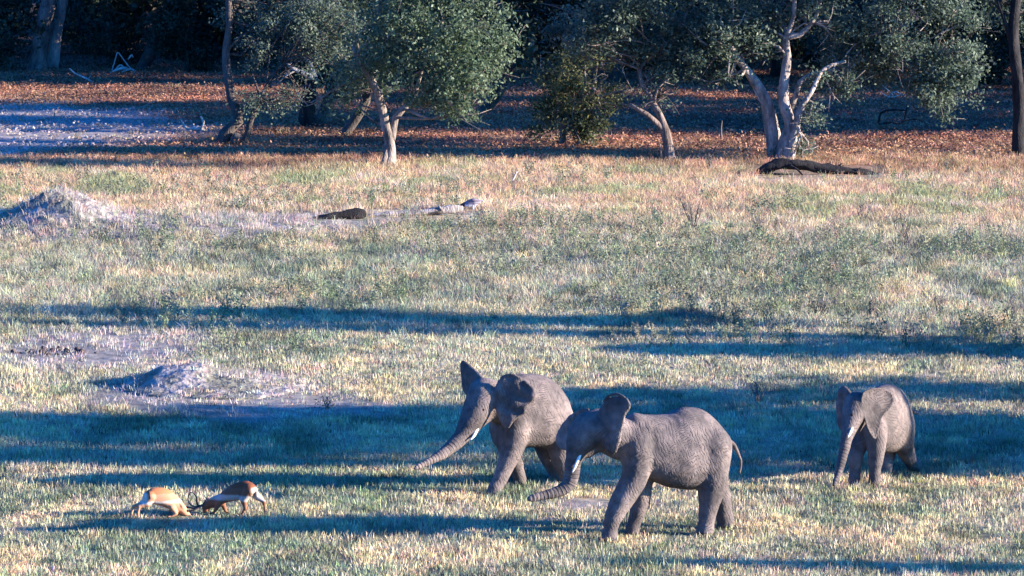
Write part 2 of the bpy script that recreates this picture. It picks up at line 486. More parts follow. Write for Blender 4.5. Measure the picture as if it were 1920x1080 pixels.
x, y = sample(80, 128, 46)
k = rng.random(len(x)) > bare_mask(x, y) * .8 + ss(.62, .75, fbm(x * .8, y * .5, 71)) * .5
x, y = x[k], y[k]
hm = 0.4 + 0.95 * fbm(x * .5, y * .35, 81)
hm = hm * (1 - .6 * np.exp(-((x + 6.6) / 1.6) ** 2 - ((y - 90.2) / 1.3) ** 2)) * (1 - .45 * np.exp(-((x - 3.0) / 2.0) ** 2 - ((y - 88.3) / 1.2) ** 2))
do_scatter('meadow_grass', x, y, short, 5, .7, 1.5, jitter(ground_col(x, y) * 1.3, .32), hm)
x, y = sample(116, 181, 27)
p = ss(116, 132, y) * (1 - .6 * bare_mask(x, y)) * (1 - ss(175, 182, y)) * (0.35 + 0.9 * fbm(x * .3, y * .2, 83)) * (1 - .93 * clear_mask(x, y))
k = rng.random(len(x)) < p
x, y = x[k], y[k]
do_scatter('dry_grass', x, y, tall, 5, .6, 1.25, jitter(ground_col(x, y) * 1.15, .32))
x, y = sample(112, 172, 3.0)
p = ss(112, 126, y) * (1 - ss(150, 172, y) * .75) * ss(.38, .62, fbm(x * .22, y * .14, 85)) * (1 - bare_mask(x, y)) * (.55 + .45 * ss(-14, 10, x)) * (clear_mask(x, y) < .3)
k = rng.random(len(x)) < p
x, y = x[k], y[k]
wc = mix(np.broadcast_to(C(.13, .16, .085), (len(x), 3)), C(.22, .22, .13), rng.random(len(x)))
do_scatter('meadow_weeds', x, y, weeds, 4, .5, 1.3, jitter(wc, .2))
x, y = sample(176, 262, 9)
k = rng.random(len(x)) < ss(176, 184, y) * (1 - .8 * sand_mask(x, y)) * (1 - .6 * ss(225, 250, y))
x, y = x[k], y[k]
do_scatter('leaf_litter', x, y, leaves_p, 3, .8, 1.7, jitter(mix(ground_col(x, y) * 1.2, C(.30, .17, .10), rng.random(len(x)) ** 2 * .5), .2))
x, y = sample(178, 240, 2.6)
k = rng.random(len(x)) < (.25 + .75 * ss(.5, .65, fbm(x * .25, y * .12, 87))) * (1 - .7 * sand_mask(x, y))
x, y = x[k], y[k]
do_scatter('woodland_grass', x, y, tall, 5, .6, 1.2, jitter(np.broadcast_to(C(.34, .22, .12), (len(x), 3)), .3))

# ------------------------------------------------------------------ trees
def leaf_cloud(blobs, leaf, seed, greens, clump=60, sig=0.25):
    """blobs: (centre xyz, radii xyz, leaf count). Returns verts, quads, colours"""
    r = np.random.default_rng(seed)
    Cs, Ts = [], []
    for c, rad, n in blobs:
        nc = max(3, n // clump)
        d = r.normal(0, 1, (nc, 3)); d /= np.linalg.norm(d, axis=1)[:, None]
        rr = r.random(nc) ** (1 / 2.4)
        cc = np.asarray(c) + d * rr[:, None] * np.asarray(rad) * (1 + r.normal(0, .1, (nc, 1)))
        sg = sig * r.uniform(.6, 1.5, nc)
        cnt = r.integers(clump // 2, clump * 3 // 2, nc)
        ct = r.random(nc)
        rep = np.repeat(np.arange(nc), cnt)
        Cs.append(cc[rep] + r.normal(0, 1, (len(rep), 3)) * sg[rep][:, None] * (1, 1, .75))
        Ts.append(ct[rep])
    ctr = np.concatenate(Cs); t = np.concatenate(Ts)
    n = len(ctr)
    nrm = r.normal(0, 1, (n, 3)) + np.array([0, 0, .7]); nrm /= np.linalg.norm(nrm, axis=1)[:, None]
    u = np.cross(nrm, r.normal(0, 1, (n, 3))); u /= np.linalg.norm(u, axis=1)[:, None]
    v = np.cross(nrm, u)
    s_ = leaf * r.uniform(.6, 1.3, n)[:, None]
    V = np.stack([ctr - u * s_, ctr + v * s_ * .5 + nrm * s_ * .12, ctr + u * s_, ctr - v * s_ * .5 + nrm * s_ * .12], 1).reshape(-1, 3)
    Fq = np.arange(n * 4).reshape(n, 4)
    g0, g1, g2 = [np.array(g) for g in greens]
    w = np.clip(t + r.normal(0, .18, n), 0, 1)[:, None]
    col = np.where(w < .5, g0 + (g1 - g0) * w * 2, g1 + (g2 - g1) * (w - .5) * 2) * r.uniform(.75, 1.25, (n, 1))
    return V, Fq, np.repeat(col, 4, 0)
GREEN = ((.05, .085, .045), (.105, .15, .078), (.18, .22, .125))
LIGHT = ((.06, .085, .03), (.10, .135, .05), (.17, .19, .07))
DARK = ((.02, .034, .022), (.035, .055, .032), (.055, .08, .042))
GREY = ((.048, .078, .052), (.095, .135, .09), (.17, .205, .135))
def tree(name, label, base, limbs, blobs, bk, greens, leaf=.085, seed=1, twigs=4, group=None, pale=(), rough=.12, dens=1.9):
    """base: ground point. limbs: list of [(u,v,dy,r)...] pixel polylines at depth base.y+dy. blobs: (u,v,ru,rv,dy,n[,ry])"""
    Yb = base[1]
    t = empty(name, base, label, 'tree', group)
    tr = Joined(); pl = Joined()
    nodes = []
    r = np.random.default_rng(seed)
    for i, lb in enumerate(limbs):
        pts = [P(u, v, Yb + dy) for u, v, dy, _ in lb]
        rad = [q[3] for q in lb]
        if pts[0][2] < 0.6:                         # a limb that starts on the ground: root it
            pts[0][2] = -0.15
        (pl if i in pale else tr).add(tube(pts, rad, 9, .28, rough, seed * 31 + i))
        pp, rr = resample(pts, rad, .5)
        nodes += [(p_, r_) for p_, r_ in zip(pp, rr) if p_[2] > 1.2]
    bl = []
    NP_ = np.array([q[0] for q in nodes]); NR = np.array([q[1] for q in nodes])
    for b in blobs:
        u, v, ru, rv, dy, n = b[:6]
        c = P(u, v, Yb + dy); k_ = ppm(Yb + dy)
        rad = np.array([ru / k_, b[6] if len(b) > 6 else max(ru, rv) / k_ * .9, rv / k_])
        bl.append((c, rad, int(n * dens)))
        for q in range(twigs):
            e = c + r.normal(0, .5, 3) * rad
            j = np.argmin(np.linalg.norm(NP_ - e, axis=1) + r.random(len(NP_)) * 2.2)
            s0, r0 = NP_[j], min(NR[j] * .55, .07)
            mid = (s0 + e) / 2 + r.normal(0, .25, 3)
            pts = [s0, mid, e, e + r.normal(0, .5, 3) + (0, 0, .2)]
            tr.add(tube(pts, [r0, r0 * .7, r0 * .35, .008], 5, .4, .1, q))
            for w in range(2):
                e2 = e + r.normal(0, .55, 3) * (1, 1, .8)
                tr.add(tube([mid * .5 + e * .5, (mid + e * 2) / 3 + r.normal(0, .12, 3), e2], [r0 * .4, r0 * .3, .006], 4, .4, .1, q))
    obj('trunk', tr.mesh('trunk', bk, True, base), t)
    if pale: obj('broken_limb', pl.mesh('broken_limb', M_DEAD, True, base), t)
    if bl:
        V, Fq, col = leaf_cloud(bl, leaf, seed, greens)
        obj('crown', mesh_np('crown', V - np.asarray(base), Fq, M_LEAF, False, col), t)
    return t
# the green tree left of centre
b1 = G(727, 311)
tree('riverine_tree', 'bushy green tree with a forked leaning trunk, left of centre at the wood edge', b1, [
    [(727, 313, 0, .36), (732, 292, 0, .23), (730, 262, 0, .20), (722, 232, 0, .20), (716, 205, 0, .19), (708, 175, -.2, .18), (690, 140, -.4, .15), (672, 112, -.6, .12), (662, 85, -.6, .07)],
    [(733, 262, 0, .17), (742, 220, .1, .15), (757, 204, .1, .12), (776, 190, .2, .10), (783, 160, .3, .08), (800, 110, .5, .06), (830, 40, .8, .04)],
    [(690, 140, -.4, .12), (684, 105, 0, .1), (700, 60, .3, .08), (720, -20, .5, .06)],
    [(716, 308, -.6, .10), (724, 285, -.1, .12), (729, 265, 0, .1)],
], [(800, 60, 110, 100, -1.5, 5200), (740, 20, 90, 80, -.5, 2800), (860, 100, 70, 75, -2, 2600), (700, 100, 70, 60, -.8, 1500), (870, 165, 50, 55, -2.5, 1500), (800, 165, 70, 40, -2.2, 1500),
    (935, 95, 45, 55, -.5, 900), (850, 205, 32, 22, -2.2, 420), (830, -60, 130, 70, -1, 3200), (650, 155, 50, 35, .3, 600), (640, 195, 60, 18, .6, 330), (905, 20, 70, 60, -1, 1500)],
    bark('ashen_bark', (.07, .055, .045), (.31, .25, .205)), GREEN, .085, 3, twigs=3, dens=1.15)
# the big pale tree on the right
b2 = G(1470, 300)
tree('acacia_tree', 'big pale barked tree with spreading limbs and wide crown, behind the charred log', b2, [
    [(1464, 302, 0, 0.384), (1474, 262, 0, 0.288), (1482, 235, .1, 0.256), (1474, 205, .1, 0.248), (1468, 180, .2, 0.240), (1472, 140, .2, 0.192), (1476, 105, .3, 0.160), (1474, 70, .3, 0.152), (1500, 65, .3, 0.112), (1522, 42, .3, 0.104), (1535, 18, .3, 0.080), (1542, -20, .3, 0.064)],
    [(1455, 298, .5, 0.336), (1447, 240, .6, 0.320), (1438, 195, .6, 0.288), (1420, 160, .5, 0.216), (1398, 130, .4, 0.152), (1380, 105, .3, 0.128), (1370, 85, .2, 0.104), (1350, 40, 0, 0.064)],
    [(1480, 300, -.2, 0.208), (1492, 240, -.3, 0.176), (1503, 200, -.3, 0.160), (1520, 175, -.3, 0.096), (1545, 130, 0, 0.080), (1585, 115, .5, 0.056)],
    [(1482, 205, .4, 0.120), (1492, 180, .4, 0.120), (1500, 155, .4, 0.112), (1522, 140, .6, 0.088), (1570, 128, 1, 0.072), (1640, 108, 1.6, 0.064), (1690, 120, 2.2, 0.064), (1740, 140, 2.6, 0.048), (1790, 150, 3, 0.032)],
    [(1474, 70, .3, 0.096), (1488, 30, .2, 0.088), (1490, -20, .2, 0.080)],
    [(1486, 296, -.2, 0.080), (1492, 255, -.2, 0.064), (1500, 215, -.2, 0.048)],
], [(1370, 50, 80, 60, .5, 2300), (1330, 110, 60, 38, .5, 900), (1440, 25, 70, 50, 1.5, 1500), (1370, -40, 130, 50, 1, 2600), (1600, 80, 60, 45, 2, 1100), (1680, 90, 70, 50, 1.2, 1500),
    (1760, 150, 70, 60, 1.2, 1800), (1800, 120, 60, 45, 1.2, 1100), (1640, 130, 70, 28, 2, 800), (1590, 105, 60, 30, 1.5, 800), (1555, 150, 45, 20, .5, 380), (1770, 200, 25, 20, 2.5, 240),
    (1790, 25, 70, 30, 1.2, 900), (1640, 20, 80, 30, 1.2, 700), (1600, -50, 200, 40, 0, 2600, 2.4), (1525, 225, 22, 28, -.4, 200), (1500, 275, 18, 14, -.2, 110), (1750, -30, 100, 45, 1.2, 1500), (1360, 145, 24, 14, .2, 150), (1425, 95, 32, 26, .4, 260), (1560, 60, 40, 30, .8, 420), (1520, 8, 50, 26, .6, 420), (1585, 170, 34, 16, .6, 200)],
    M_BARK_PALE, GREY, .088, 5, twigs=4, dens=1.8)
# multi-stemmed tree in the middle
b3 = G(1078, 274)
tree('multi_stemmed_tree', 'multi stemmed tree with pale stems and yellowish leaves reaching down to the ground', b3, [
    [(1056, 276, 0, .17), (1055, 250, 0, .14), (1062, 220, 0, .12), (1092, 165, .2, .1), (1095, 115, .3, .09), (1092, 60, .3, .06)],
    [(1086, 276, 0, .16), (1092, 245, -.1, .13), (1100, 200, -.1, .11), (1115, 160, 0, .09), (1118, 125, 0, .08), (1145, 120, 0, .06)],
    [(1098, 276, -.1, .14), (1108, 240, -.2, .11), (1110, 190, -.2, .09), (1120, 182, -.4, .07), (1150, 175, -.6, .06), (1185, 168, -.7, .05)],
    [(1100, 200, -.1, .08), (1070, 190, -.4, .06), (1048, 200, -.8, .04)],
], [(1080, 150, 70, 50, -.3, 1300), (1040, 160, 50, 45, -.5, 800), (1050, 205, 60, 35, -.8, 900), (1110, 210, 40, 40, -.6, 700), (1095, 110, 75, 28, 0, 800), (1010, 240, 28, 16, -.8, 180),
    (1150, 175, 30, 32, -.3, 420), (1100, 255, 22, 18, -.4, 200), (1090, 235, 40, 20, -.5, 350)], M_BARK_PALE, ((.05, .07, .035), (.10, .12, .055), (.20, .19, .07)), .08, 7, twigs=3)
# bent forked tree
b4 = G(1253, 300)
tree('forked_tree', 'slender bent tree forking low, between the multi stemmed tree and the big pale tree', b4, [
    [(1256, 302, 0, .24), (1252, 268, 0, .2), (1247, 246, 0, .19), (1238, 218, 0, .15), (1226, 196, .1, .14), (1218, 178, .1, .12), (1204, 160, .3, .1), (1200, 130, .5, .1), (1215, 110, .6, .09), (1262, 70, .8, .07), (1290, 20, 1, .05)],
    [(1247, 246, 0, .13), (1228, 228, -.2, .11), (1212, 214, -.3, .1), (1198, 206, -.3, .09), (1180, 195, -.2, .06)],
    [(1272, 300, 0, .06), (1262, 292, 0, .1), (1254, 285, 0, .12)],
    [(1240, 282, -.3, .05), (1238, 270, -.3, .03)],
], [(1210, 50, 90, 55, .8, 1900), (1150, 25, 80, 55, 0, 1600), (1270, 100, 60, 40, .8, 900), (1290, 40, 50, 50, 1.2, 900), (1110, 70, 70, 35, .2, 800), (1255, 145, 32, 22, .5, 300), (1190, 95, 50, 30, .6, 600), (1200, -40, 140, 50, -.5, 2000, 2.0), (1240, 182, 26, 14, .1, 150), (1050, 50, 40, 40, 1.6, 350)],
    M_BARK, GREY, .085, 9, twigs=4)
# twisted sparse tree at the left
b5 = G(428, 272)
tree('twisted_tree', 'gnarled dark tree with knotted sunlit base and sparse twigs, left of the bushy green tree', b5, [
    [(414, 274, 0, .34), (424, 250, 0, .33), (436, 238, 0, .26), (448, 228, 0, .24), (446, 210, 0, .2), (436, 190, .2, .2), (428, 150, .5, .2), (424, 100, .7, .18), (430, 40, .8, .16), (428, -20, 1, .14)],
    [(452, 276, .1, .22), (460, 262, .1, .17), (468, 235, .1, .14), (478, 205, .2, .13), (488, 188, .2, .11), (500, 160, .3, .07), (530, 120, .4, .05)],
    [(436, 276, -.3, .14), (440, 262, -.3, .18), (446, 250, -.3, .14)],
], [(540, 40, 70, 60, .5, 700), (590, 90, 70, 55, .4, 800), (500, 195, 55, 16, -.2, 400), (570, 20, 80, 50, .8, 800), (600, 10, 60, 60, .5, 700), (480, 70, 60, 60, 1.4, 350), (640, 55, 50, 60, .3, 650), (470, 20, 70, 40, 1.8, 450), (545, 175, 40, 16, .4, 150)],
    M_BARK_DARK, GREY, .075, 11, twigs=6)
# broken dead-topped trunk behind it
b6 = G(578, 238)
tree('broken_tree', 'dark trunk with bleached broken branches fanning to the left, behind the gnarled tree', b6, [
    [(590, 240, 0, .5), (575, 220, 0, .4), (578, 190, 0, .36), (582, 165, 0, .32), (590, 148, 0, .22)],
    [(592, 148, -.2, .16), (570, 138, -.4, .14), (552, 130, -.6, .11), (536, 118, -.7, .06)],
    [(592, 148, -.2, .11), (584, 125, -.3, .09), (572, 105, -.4, .05)],
    [(556, 131, -.6, .04), (540, 140, -.7, .03), (524, 152, -.8, .015)], [(548, 127, -.6, .04), (532, 145, -.7, .03), (520, 158, -.8, .015)], [(552, 130, -.6, .03), (545, 118, -.6, .015)],
    [(600, 150, 0, .2), (640, 150, .2, .1), (680, 130, .5, .06)],
], [(610, 120, 40, 30, .5, 250), (620, 175, 30, 12, .3, 90)], M_CHAR_SHADE, GREY, .08, 13, twigs=2, pale=(1, 2, 3, 4, 5))
# trunk at the right frame edge
b7 = G(1914, 292)
tree('edge_tree', 'dark straight trunk in shade beside the right end of the meadow', b7, [
    [(1914, 294, 0, .40), (1910, 262, 0, .29), (1912, 200, .2, .26), (1906, 130, .4, .26), (1900, 70, .6, .24), (1905, 0, .8, .2), (1915, -90, .8, .15)],
    [(1906, 130, .4, .14), (1890, 60, .6, .1), (1870, 0, .8, .07)]],
    [(1900, 15, 50, 50, 2, 500), (1880, -60, 120, 60, 4, 2600), (1960, -20, 70, 70, 4, 1500)], M_CHAR_SHADE, GREY, .085, 15, twigs=3)  # the trunk's shade is put into its near-black bark colour
# big trunks at the far left
b8 = G(74, 134)
tree('tall_tree', 'thick leaning trunk in blue shade at the far left of the wood', b8, [
    [(70, 138, 0, .75), (74, 110, 0, .5), (78, 60, 0, .45), (90, 10, 0, .42), (104, -60, 0, .4), (110, -160, 0, .35)]],
    [(100, -190, 160, 60, 0, 3000)], M_BARK, DARK, .16, 17, twigs=2)
b8b = G(100, 132)
tree('stripped_tree', 'slimmer trunk with pale torn bark right behind the thick leaning trunk', b8b, [
    [(98, 134, .8, .42), (102, 100, .8, .33), (106, 60, .8, .3), (118, 0, .8, .28), (130, -90, .8, .25)]],
    [(150, -160, 110, 50, 1, 1500)], bark('torn_bark', (.06, .05, .04), (.42, .34, .27), 1.4), DARK, .16, 18, twigs=2)

# ------------------------------------------------------------------ generic trees and bushes for the wood and for the shade east of the meadow
def generic(name, seed, h, crown, n, leaf, greens, trunk_r, bk):
    r = np.random.default_rng(seed)
    tr = Joined()
    top = crown[-1][0][2]
    pts = [np.array([0, 0, -.2])]
    for i in range(1, 5):
        pts.append(np.array([r.normal(0, .05 * h), r.normal(0, .05 * h), h * .8 * i / 4]))
    tr.add(tube(pts, np.linspace(trunk_r, trunk_r * .35, 5), 8, .6, .12, seed))
    for c, rad, _ in crown:
        for q in range(2):
            e = np.asarray(c) + r.normal(0, .35, 3) * np.asarray(rad)
            s0 = pts[r.integers(1, 4)]
            tr.add(tube([s0, (s0 + e) / 2 + r.normal(0, .25, 3), e], [trunk_r * .4, trunk_r * .25, .02], 5, .7, .1, q))
    V, Fq, col = leaf_cloud(crown, leaf, seed, greens, 30, leaf * 2.2)
    return tr.mesh('trunk', bk), mesh_np('crown', V, Fq, M_LEAF, False, col)
def rand_crown(seed, h, z0, R, k, n):
    r = np.random.default_rng(seed)
    out = []
    for i in range(k):
        z = z0 + (h - z0) * (i + .5) / k
        f = math.sin(math.pi * (0.15 + .75 * (i + .5) / k))
        a = r.random() * 6.28; d = R * f * .45
        out.append(((math.cos(a) * d, math.sin(a) * d, z), (R * f * .75, R * f * .75, (h - z0) / k * 1.0), n // k))
    return out
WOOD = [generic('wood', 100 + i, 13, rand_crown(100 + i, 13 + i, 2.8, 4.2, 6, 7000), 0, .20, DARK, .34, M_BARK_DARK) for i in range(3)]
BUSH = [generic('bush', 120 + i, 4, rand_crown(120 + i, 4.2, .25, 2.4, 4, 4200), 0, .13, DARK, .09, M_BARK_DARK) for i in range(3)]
SHADE = [generic('shade', 140 + i, 8, rand_crown(140 + i, 8, .9, 3.6, 6, 9000), 0, .17, GREEN, .25, M_BARK) for i in range(2)]
HIGH = [generic('high', 160 + i, 10, rand_crown(160 + i, 10, 5.6, 3.4, 4, 9000), 0, .17, GREEN, .25, M_BARK) for i in range(2)]
def place(kindlist, i, name, label, cat, x, y, rz, s, group):
    t = empty(name, (x, y, 0), label, cat, group)
    t.rotation_euler = (0, 0, rz); t.scale = s if isinstance(s, tuple) else (s, s, s)
    tm, cm = kindlist[i % len(kindlist)]
    obj('trunk', tm, t); obj('crown', cm, t)
    return t
rb = random.Random(11)
i = 0
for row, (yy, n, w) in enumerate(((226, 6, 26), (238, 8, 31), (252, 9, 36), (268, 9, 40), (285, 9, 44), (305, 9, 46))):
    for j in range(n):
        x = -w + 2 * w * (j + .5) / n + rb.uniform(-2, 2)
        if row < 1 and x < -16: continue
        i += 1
        place(WOOD, i, 'woodland_tree', 'dark leafy tree added behind the sunlit trees to shade the sandy pan', 'tree', x, yy + rb.uniform(-4, 4), rb.uniform(0, 6.28), rb.uniform(.85, 1.25), 'trees of the dark wood')
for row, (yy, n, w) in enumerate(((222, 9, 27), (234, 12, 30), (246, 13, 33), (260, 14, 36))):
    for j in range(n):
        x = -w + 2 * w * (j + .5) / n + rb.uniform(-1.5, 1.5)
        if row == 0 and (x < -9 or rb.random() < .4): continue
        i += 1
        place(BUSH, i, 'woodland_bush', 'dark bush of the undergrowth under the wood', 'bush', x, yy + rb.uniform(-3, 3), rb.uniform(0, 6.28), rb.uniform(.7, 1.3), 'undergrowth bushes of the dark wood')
for (x, y, s_) in ((31, 193, .9), (38, 190.5, 1.0), (46, 194, 1.1), (53, 191, 1.1)):  # extra unseen trees, added to shade the floor under the wood
    place(WOOD, int(x), 'edge_woodland_tree', 'dark leafy tree added beyond the right end of the view to shade the wood floor', 'tree', x, y, x, s_, 'wood beyond the right end of the view')
for (x, y, s_) in ((-9, 197, .8), (-1.5, 203, .95), (-7.6, 191, .75)):  # trees added for the shadow they throw on the sandy pan
    place(WOOD, int(x) % 3, 'woodland_tree', 'dark leafy tree added behind the sunlit trees to shade the sandy pan', 'tree', x, y, x, s_, 'trees of the dark wood')
# the wood goes on to the east and shades itself
for j in range(16):
    place(WOOD, j, 'edge_woodland_tree', 'dark leafy tree added beyond the right end of the view to shade the wood floor', 'tree', 33 + (j % 8) * 5.5 + rb.uniform(-1, 1), 194 + (j // 8) * 22 + (j % 8) * 3.5 + rb.uniform(-3, 3), rb.uniform(0, 6.28), rb.uniform(.95, 1.3), 'wood beyond the right end of the view')
# trees east of the meadow that throw the long shadows
SH = 'leafy tree east of the meadow that throws a long shadow over the grass'
for (kl, x, y, s) in (
        (SHADE, 20, 99.3, (.95, .95, 1.05)), (SHADE, 22, 102.6, (.95, .95, .84)), (SHADE, 24, 106.3, (.8, .8, .70)), (SHADE, 27, 97.4, (1.05, 1.05, 1.18)), (SHADE, 31, 99.4, (1.1, 1.1, 1.24)),
        (HIGH, 30, 93.5, (.60, .60, 1.58)), (HIGH, 34, 92.4, (.45, .42, 1.68)),
        (SHADE, 17, 116.2, (.62, .62, .40)), (SHADE, 20.5, 115.1, (.7, .7, .48)),
        (HIGH, 30, 120.4, (.45, .28, 1.07)), (HIGH, 36, 118.9, (.5, .28, 1.25)), (HIGH, 45, 115.6, (.55, .28, 1.48)),
        (HIGH, 28, 81.6, (.5, .06, .6))):
    place(kl, rb.randint(0, 1), 'shade_tree', SH, 'tree', x, y, rb.uniform(0, .5), s, 'trees that shade the meadow')

# ------------------------------------------------------------------ logs, dead wood, shrubs
def wood_thing(name, label, cat, paths, mat, rough=.15, n=9, step=.15, seed=0, group=None):
    """paths: lists of (u, v, depth offset, radius) at the depth of the first ground point"""
    base = G(paths[0][0][0], paths[0][0][1])
    j = Joined()
    for i, p_ in enumerate(paths):
        j.add(tube([P(u, v, base[1] + dy) for u, v, dy, _ in p_], [q[3] for q in p_], n, step, rough, seed + i))
    base = np.array([base[0], base[1], 0])
    return tag(obj(name, j.mesh(name, mat, True, base), loc=base), label, cat, group)
wood_thing('fallen_log', 'charred fallen log arching over the ground in front of the big pale tree', 'log', [
    [(1420, 326, 0, .11), (1438, 315, 0, .19), (1466, 307, 0, .22), (1500, 309, 0, .21), (1540, 315, 0, .19), (1590, 321, 0, .18), (1628, 326, 0, .15), (1650, 330, 0, .07)],
    [(1480, 310, -.2, .06), (1495, 318, -.4, .04), (1505, 328, -.5, .03)], [(1428, 324, 0, .08), (1452, 327, -.4, .06), (1490, 327, -.5, .03)],
    [(1570, 316, 0, .07), (1578, 306, 0, .03)], [(1600, 324, -.1, .05), (1614, 314, -.2, .02)]], M_CHAR_SHADE, .2, 10, .12, 3)
wood_thing('weathered_log', 'weathered pale log lying in the meadow with the bird at its end', 'log', [
    [(690, 405, 0, .08), (730, 402, 0, .10), (780, 399, .1, .11), (820, 395, .2, .15), (850, 392, .3, .14), (868, 390, .4, .08)],
    [(828, 394, .1, .07), (822, 386, .1, .03)]], bark('grey_log', (.10, .085, .07), (.42, .36, .31), 4), .22, 9, .12, 5)
wood_thing('dark_stump_log', 'short dark rotten log just left of the weathered pale log', 'log', [
    [(588, 411, 0, .09), (612, 408, 0, .15), (640, 405, .1, .16), (668, 401, .2, .2), (684, 400, .3, .17)], [(655, 404, .1, .07), (648, 395, .1, .03)]], M_CHAR_SHADE, .25, 9, .1, 7)
wood_thing('pale_stick', 'short bleached stick poking up from dry grass in the meadow', 'stick', [[(960, 341, 0, .035), (964, 332, 0, .04), (969, 322, 0, .03)]], M_DEAD, .1, 6, .05, 9)
wood_thing('bare_branch', 'bare white branch lying in shade near the thick trunk at the far left', 'branch', [
    [(176, 156, 0, .05), (165, 149, 0, .055), (150, 142, 0, .05), (140, 137, 0, .045), (130, 128, 0, .03)], [(165, 149, 0, .03), (170, 142, 0, .015)]], M_DEAD, .1, 6, .1, 11)
wood_thing('brush_pile', 'heap of pale dead branches on the woodland floor at the left', 'brush pile', [
    [(205, 138, 0, .06), (232, 128, 0, .09), (256, 138, 0, .06)], [(210, 132, 0, .04), (220, 98, 0, .03)], [(222, 98, 0, .03), (238, 120, 0, .04), (252, 136, 0, .04)],
    [(214, 136, .2, .05), (225, 122, .2, .05), (240, 132, .2, .05)], [(228, 136, -.2, .06), (246, 130, -.2, .06), (262, 139, -.2, .04)], [(240, 112, 0, .03), (247, 103, 0, .06), (250, 108, 0, .03)]], M_DEAD, .2, 6, .1, 13)
wood_thing('dead_snag', 'small bleached snag of two prongs lying left of the gnarled tree', 'dead wood', [
    [(388, 247, 0, .05), (370, 241, 0, .10), (352, 242, 0, .07), (344, 232, 0, .05), (340, 226, 0, .02)], [(376, 242, 0, .06), (382, 230, 0, .05), (376, 218, 0, .04)]], M_DEAD, .2, 7, .08, 15)
wood_thing('curved_branch', 'dark curved fallen branch on the litter right of the pale tree', 'branch', [
    [(1628, 236, 0, .05), (1646, 231, 0, .05), (1652, 212, 0, .05), (1672, 206, 0, .045), (1698, 207, 0, .04)], [(1640, 234, 0, .04), (1668, 230, 0, .05), (1690, 232, 0, .04), (1698, 216, 0, .04), (1700, 200, 0, .03)],
    [(1690, 228, 0, .03), (1720, 224, 0, .03), (1745, 238, 0, .02)]], M_CHAR_SHADE, .1, 6, .15, 17)
wood_thing('dead_sapling', 'thin bare dead sapling in the leaf litter right of the forked tree', 'stem', [[(1353, 262, 0, .05), (1352, 244, 0, .04), (1354, 226, 0, .02)], [(1352, 240, 0, .02), (1347, 230, 0, .01)]], M_TWIG, .1, 6, .1, 19)
wood_thing('twiggy_debris', 'tangle of thin pale twigs under the right crown of the pale tree', 'dead wood', [
    [(1660, 190, 0, .03), (1680, 172, 0, .03), (1712, 196, 0, .02)], [(1650, 172, 0, .02), (1668, 182, 0, .03), (1700, 178, 0, .02), (1722, 200, 0, .01)], [(1655, 160, 0, .02), (1672, 176, 0, .02), (1690, 200, 0, .02)]], M_DEAD, .1, 5, .15, 21)
def dead_shrub(u, v, hpx, seed, label, n=9):
    base = G(u, v); base[2] = 0
    r = np.random.default_rng(seed)
    H = hpx / ppm(base[1]); j = Joined()
    for q in range(n):
        a = r.random() * 6.28; tip = base + np.array([math.cos(a) * H * .45 * r.random(), math.sin(a) * H * .4 * r.random(), H * r.uniform(.55, 1.05)])
        st = base + np.array([r.normal(0, .06), r.normal(0, .06), -.03])
        mid = (st + tip) / 2 + r.normal(0, .06 * H, 3)
        j.add(tube([st, mid, tip], [.022, .015, .005], 4, .25, .1, q))
        for w in range(3):
            s0 = mid * (1 - w * .3) + tip * w * .3
            j.add(tube([s0, s0 + np.array([r.normal(0, .18 * H), r.normal(0, .1), .22 * H])], [.010, .004], 3, .3, 0, w))
    return tag(obj('dead_shrub', j.mesh('dead_shrub', M_TWIG, True, base), loc=base), label, 'shrub', 'bare twiggy shrubs in the meadow')
dead_shrub(1300, 432, 68, 1, 'tallest bare dark shrub in the meadow, below the forked tree', 14)
dead_shrub(1425, 440, 46, 2, 'bare twiggy shrub just right of the tallest one')
dead_shrub(1330, 318, 30, 3, 'small leaning bare shrub left of the charred log')
dead_shrub(1620, 415, 50, 4, 'slender bare shrub below the right end of the charred log', 6)
dead_shrub(1690, 440, 62, 5, 'bare shrub in the upper meadow towards the right edge, right of the slender one', 7)
dead_shrub(1700, 470, 50, 6, 'low spreading bare shrub below the one towards the right edge')
dead_shrub(1545, 590, 36, 7, 'small bare shrub at the shadow streak right of the hummock')
dead_shrub(1640, 592, 34, 8, 'small bare shrub standing in the thin blue shadow streak on the right')
dead_shrub(1762, 586, 40, 9, 'rounded bare shrub at the right end of the thin shadow streak')
dead_shrub(958, 574, 26, 10, 'small bare shrub above the thin shadow in the centre of the meadow')
dead_shrub(1420, 752, 42, 11, 'pale leafless weed standing in deep shade above the rump of the largest elephant', 6)
dead_shrub(1895, 610, 50, 12, 'bare shrub at the right edge of the meadow above the broad shadow')
def leafy_shrub(u, v, wpx, hpx, seed, label, greens, n=500, leaf=.05):
    base = G(u, v); base[2] = 0
    k_ = ppm(base[1]); r = np.random.default_rng(seed)
    t = empty('leafy_shrub', base, label, 'shrub', 'leafy shrubs at the wood edge')
    V, Fq, col = leaf_cloud([((0, 0, hpx / k_ * .55), (wpx / k_ / 2, wpx / k_ / 2, hpx / k_ * .45), n)], leaf, seed, greens, 12, .1)
    j = Joined()
    for q in range(6):
        j.add(tube([np.array([r.normal(0, .05), r.normal(0, .05), -.03]), np.array([r.normal(0, wpx / k_ * .25), r.normal(0, .2), hpx / k_ * .8])], [.02, .006], 4, .3, .1, q))
    obj('stem', j.mesh('stem', M_TWIG), t); obj('foliage', mesh_np('foliage', V, Fq, M_LEAF, False, col), t)
leafy_shrub(1505, 300, 40, 38, 51, 'small leafy shrub at the foot of the big pale tree', GREY)
leafy_shrub(1450, 300, 34, 24, 52, 'low twiggy shrub left of the foot of the pale tree', GREY, 200)
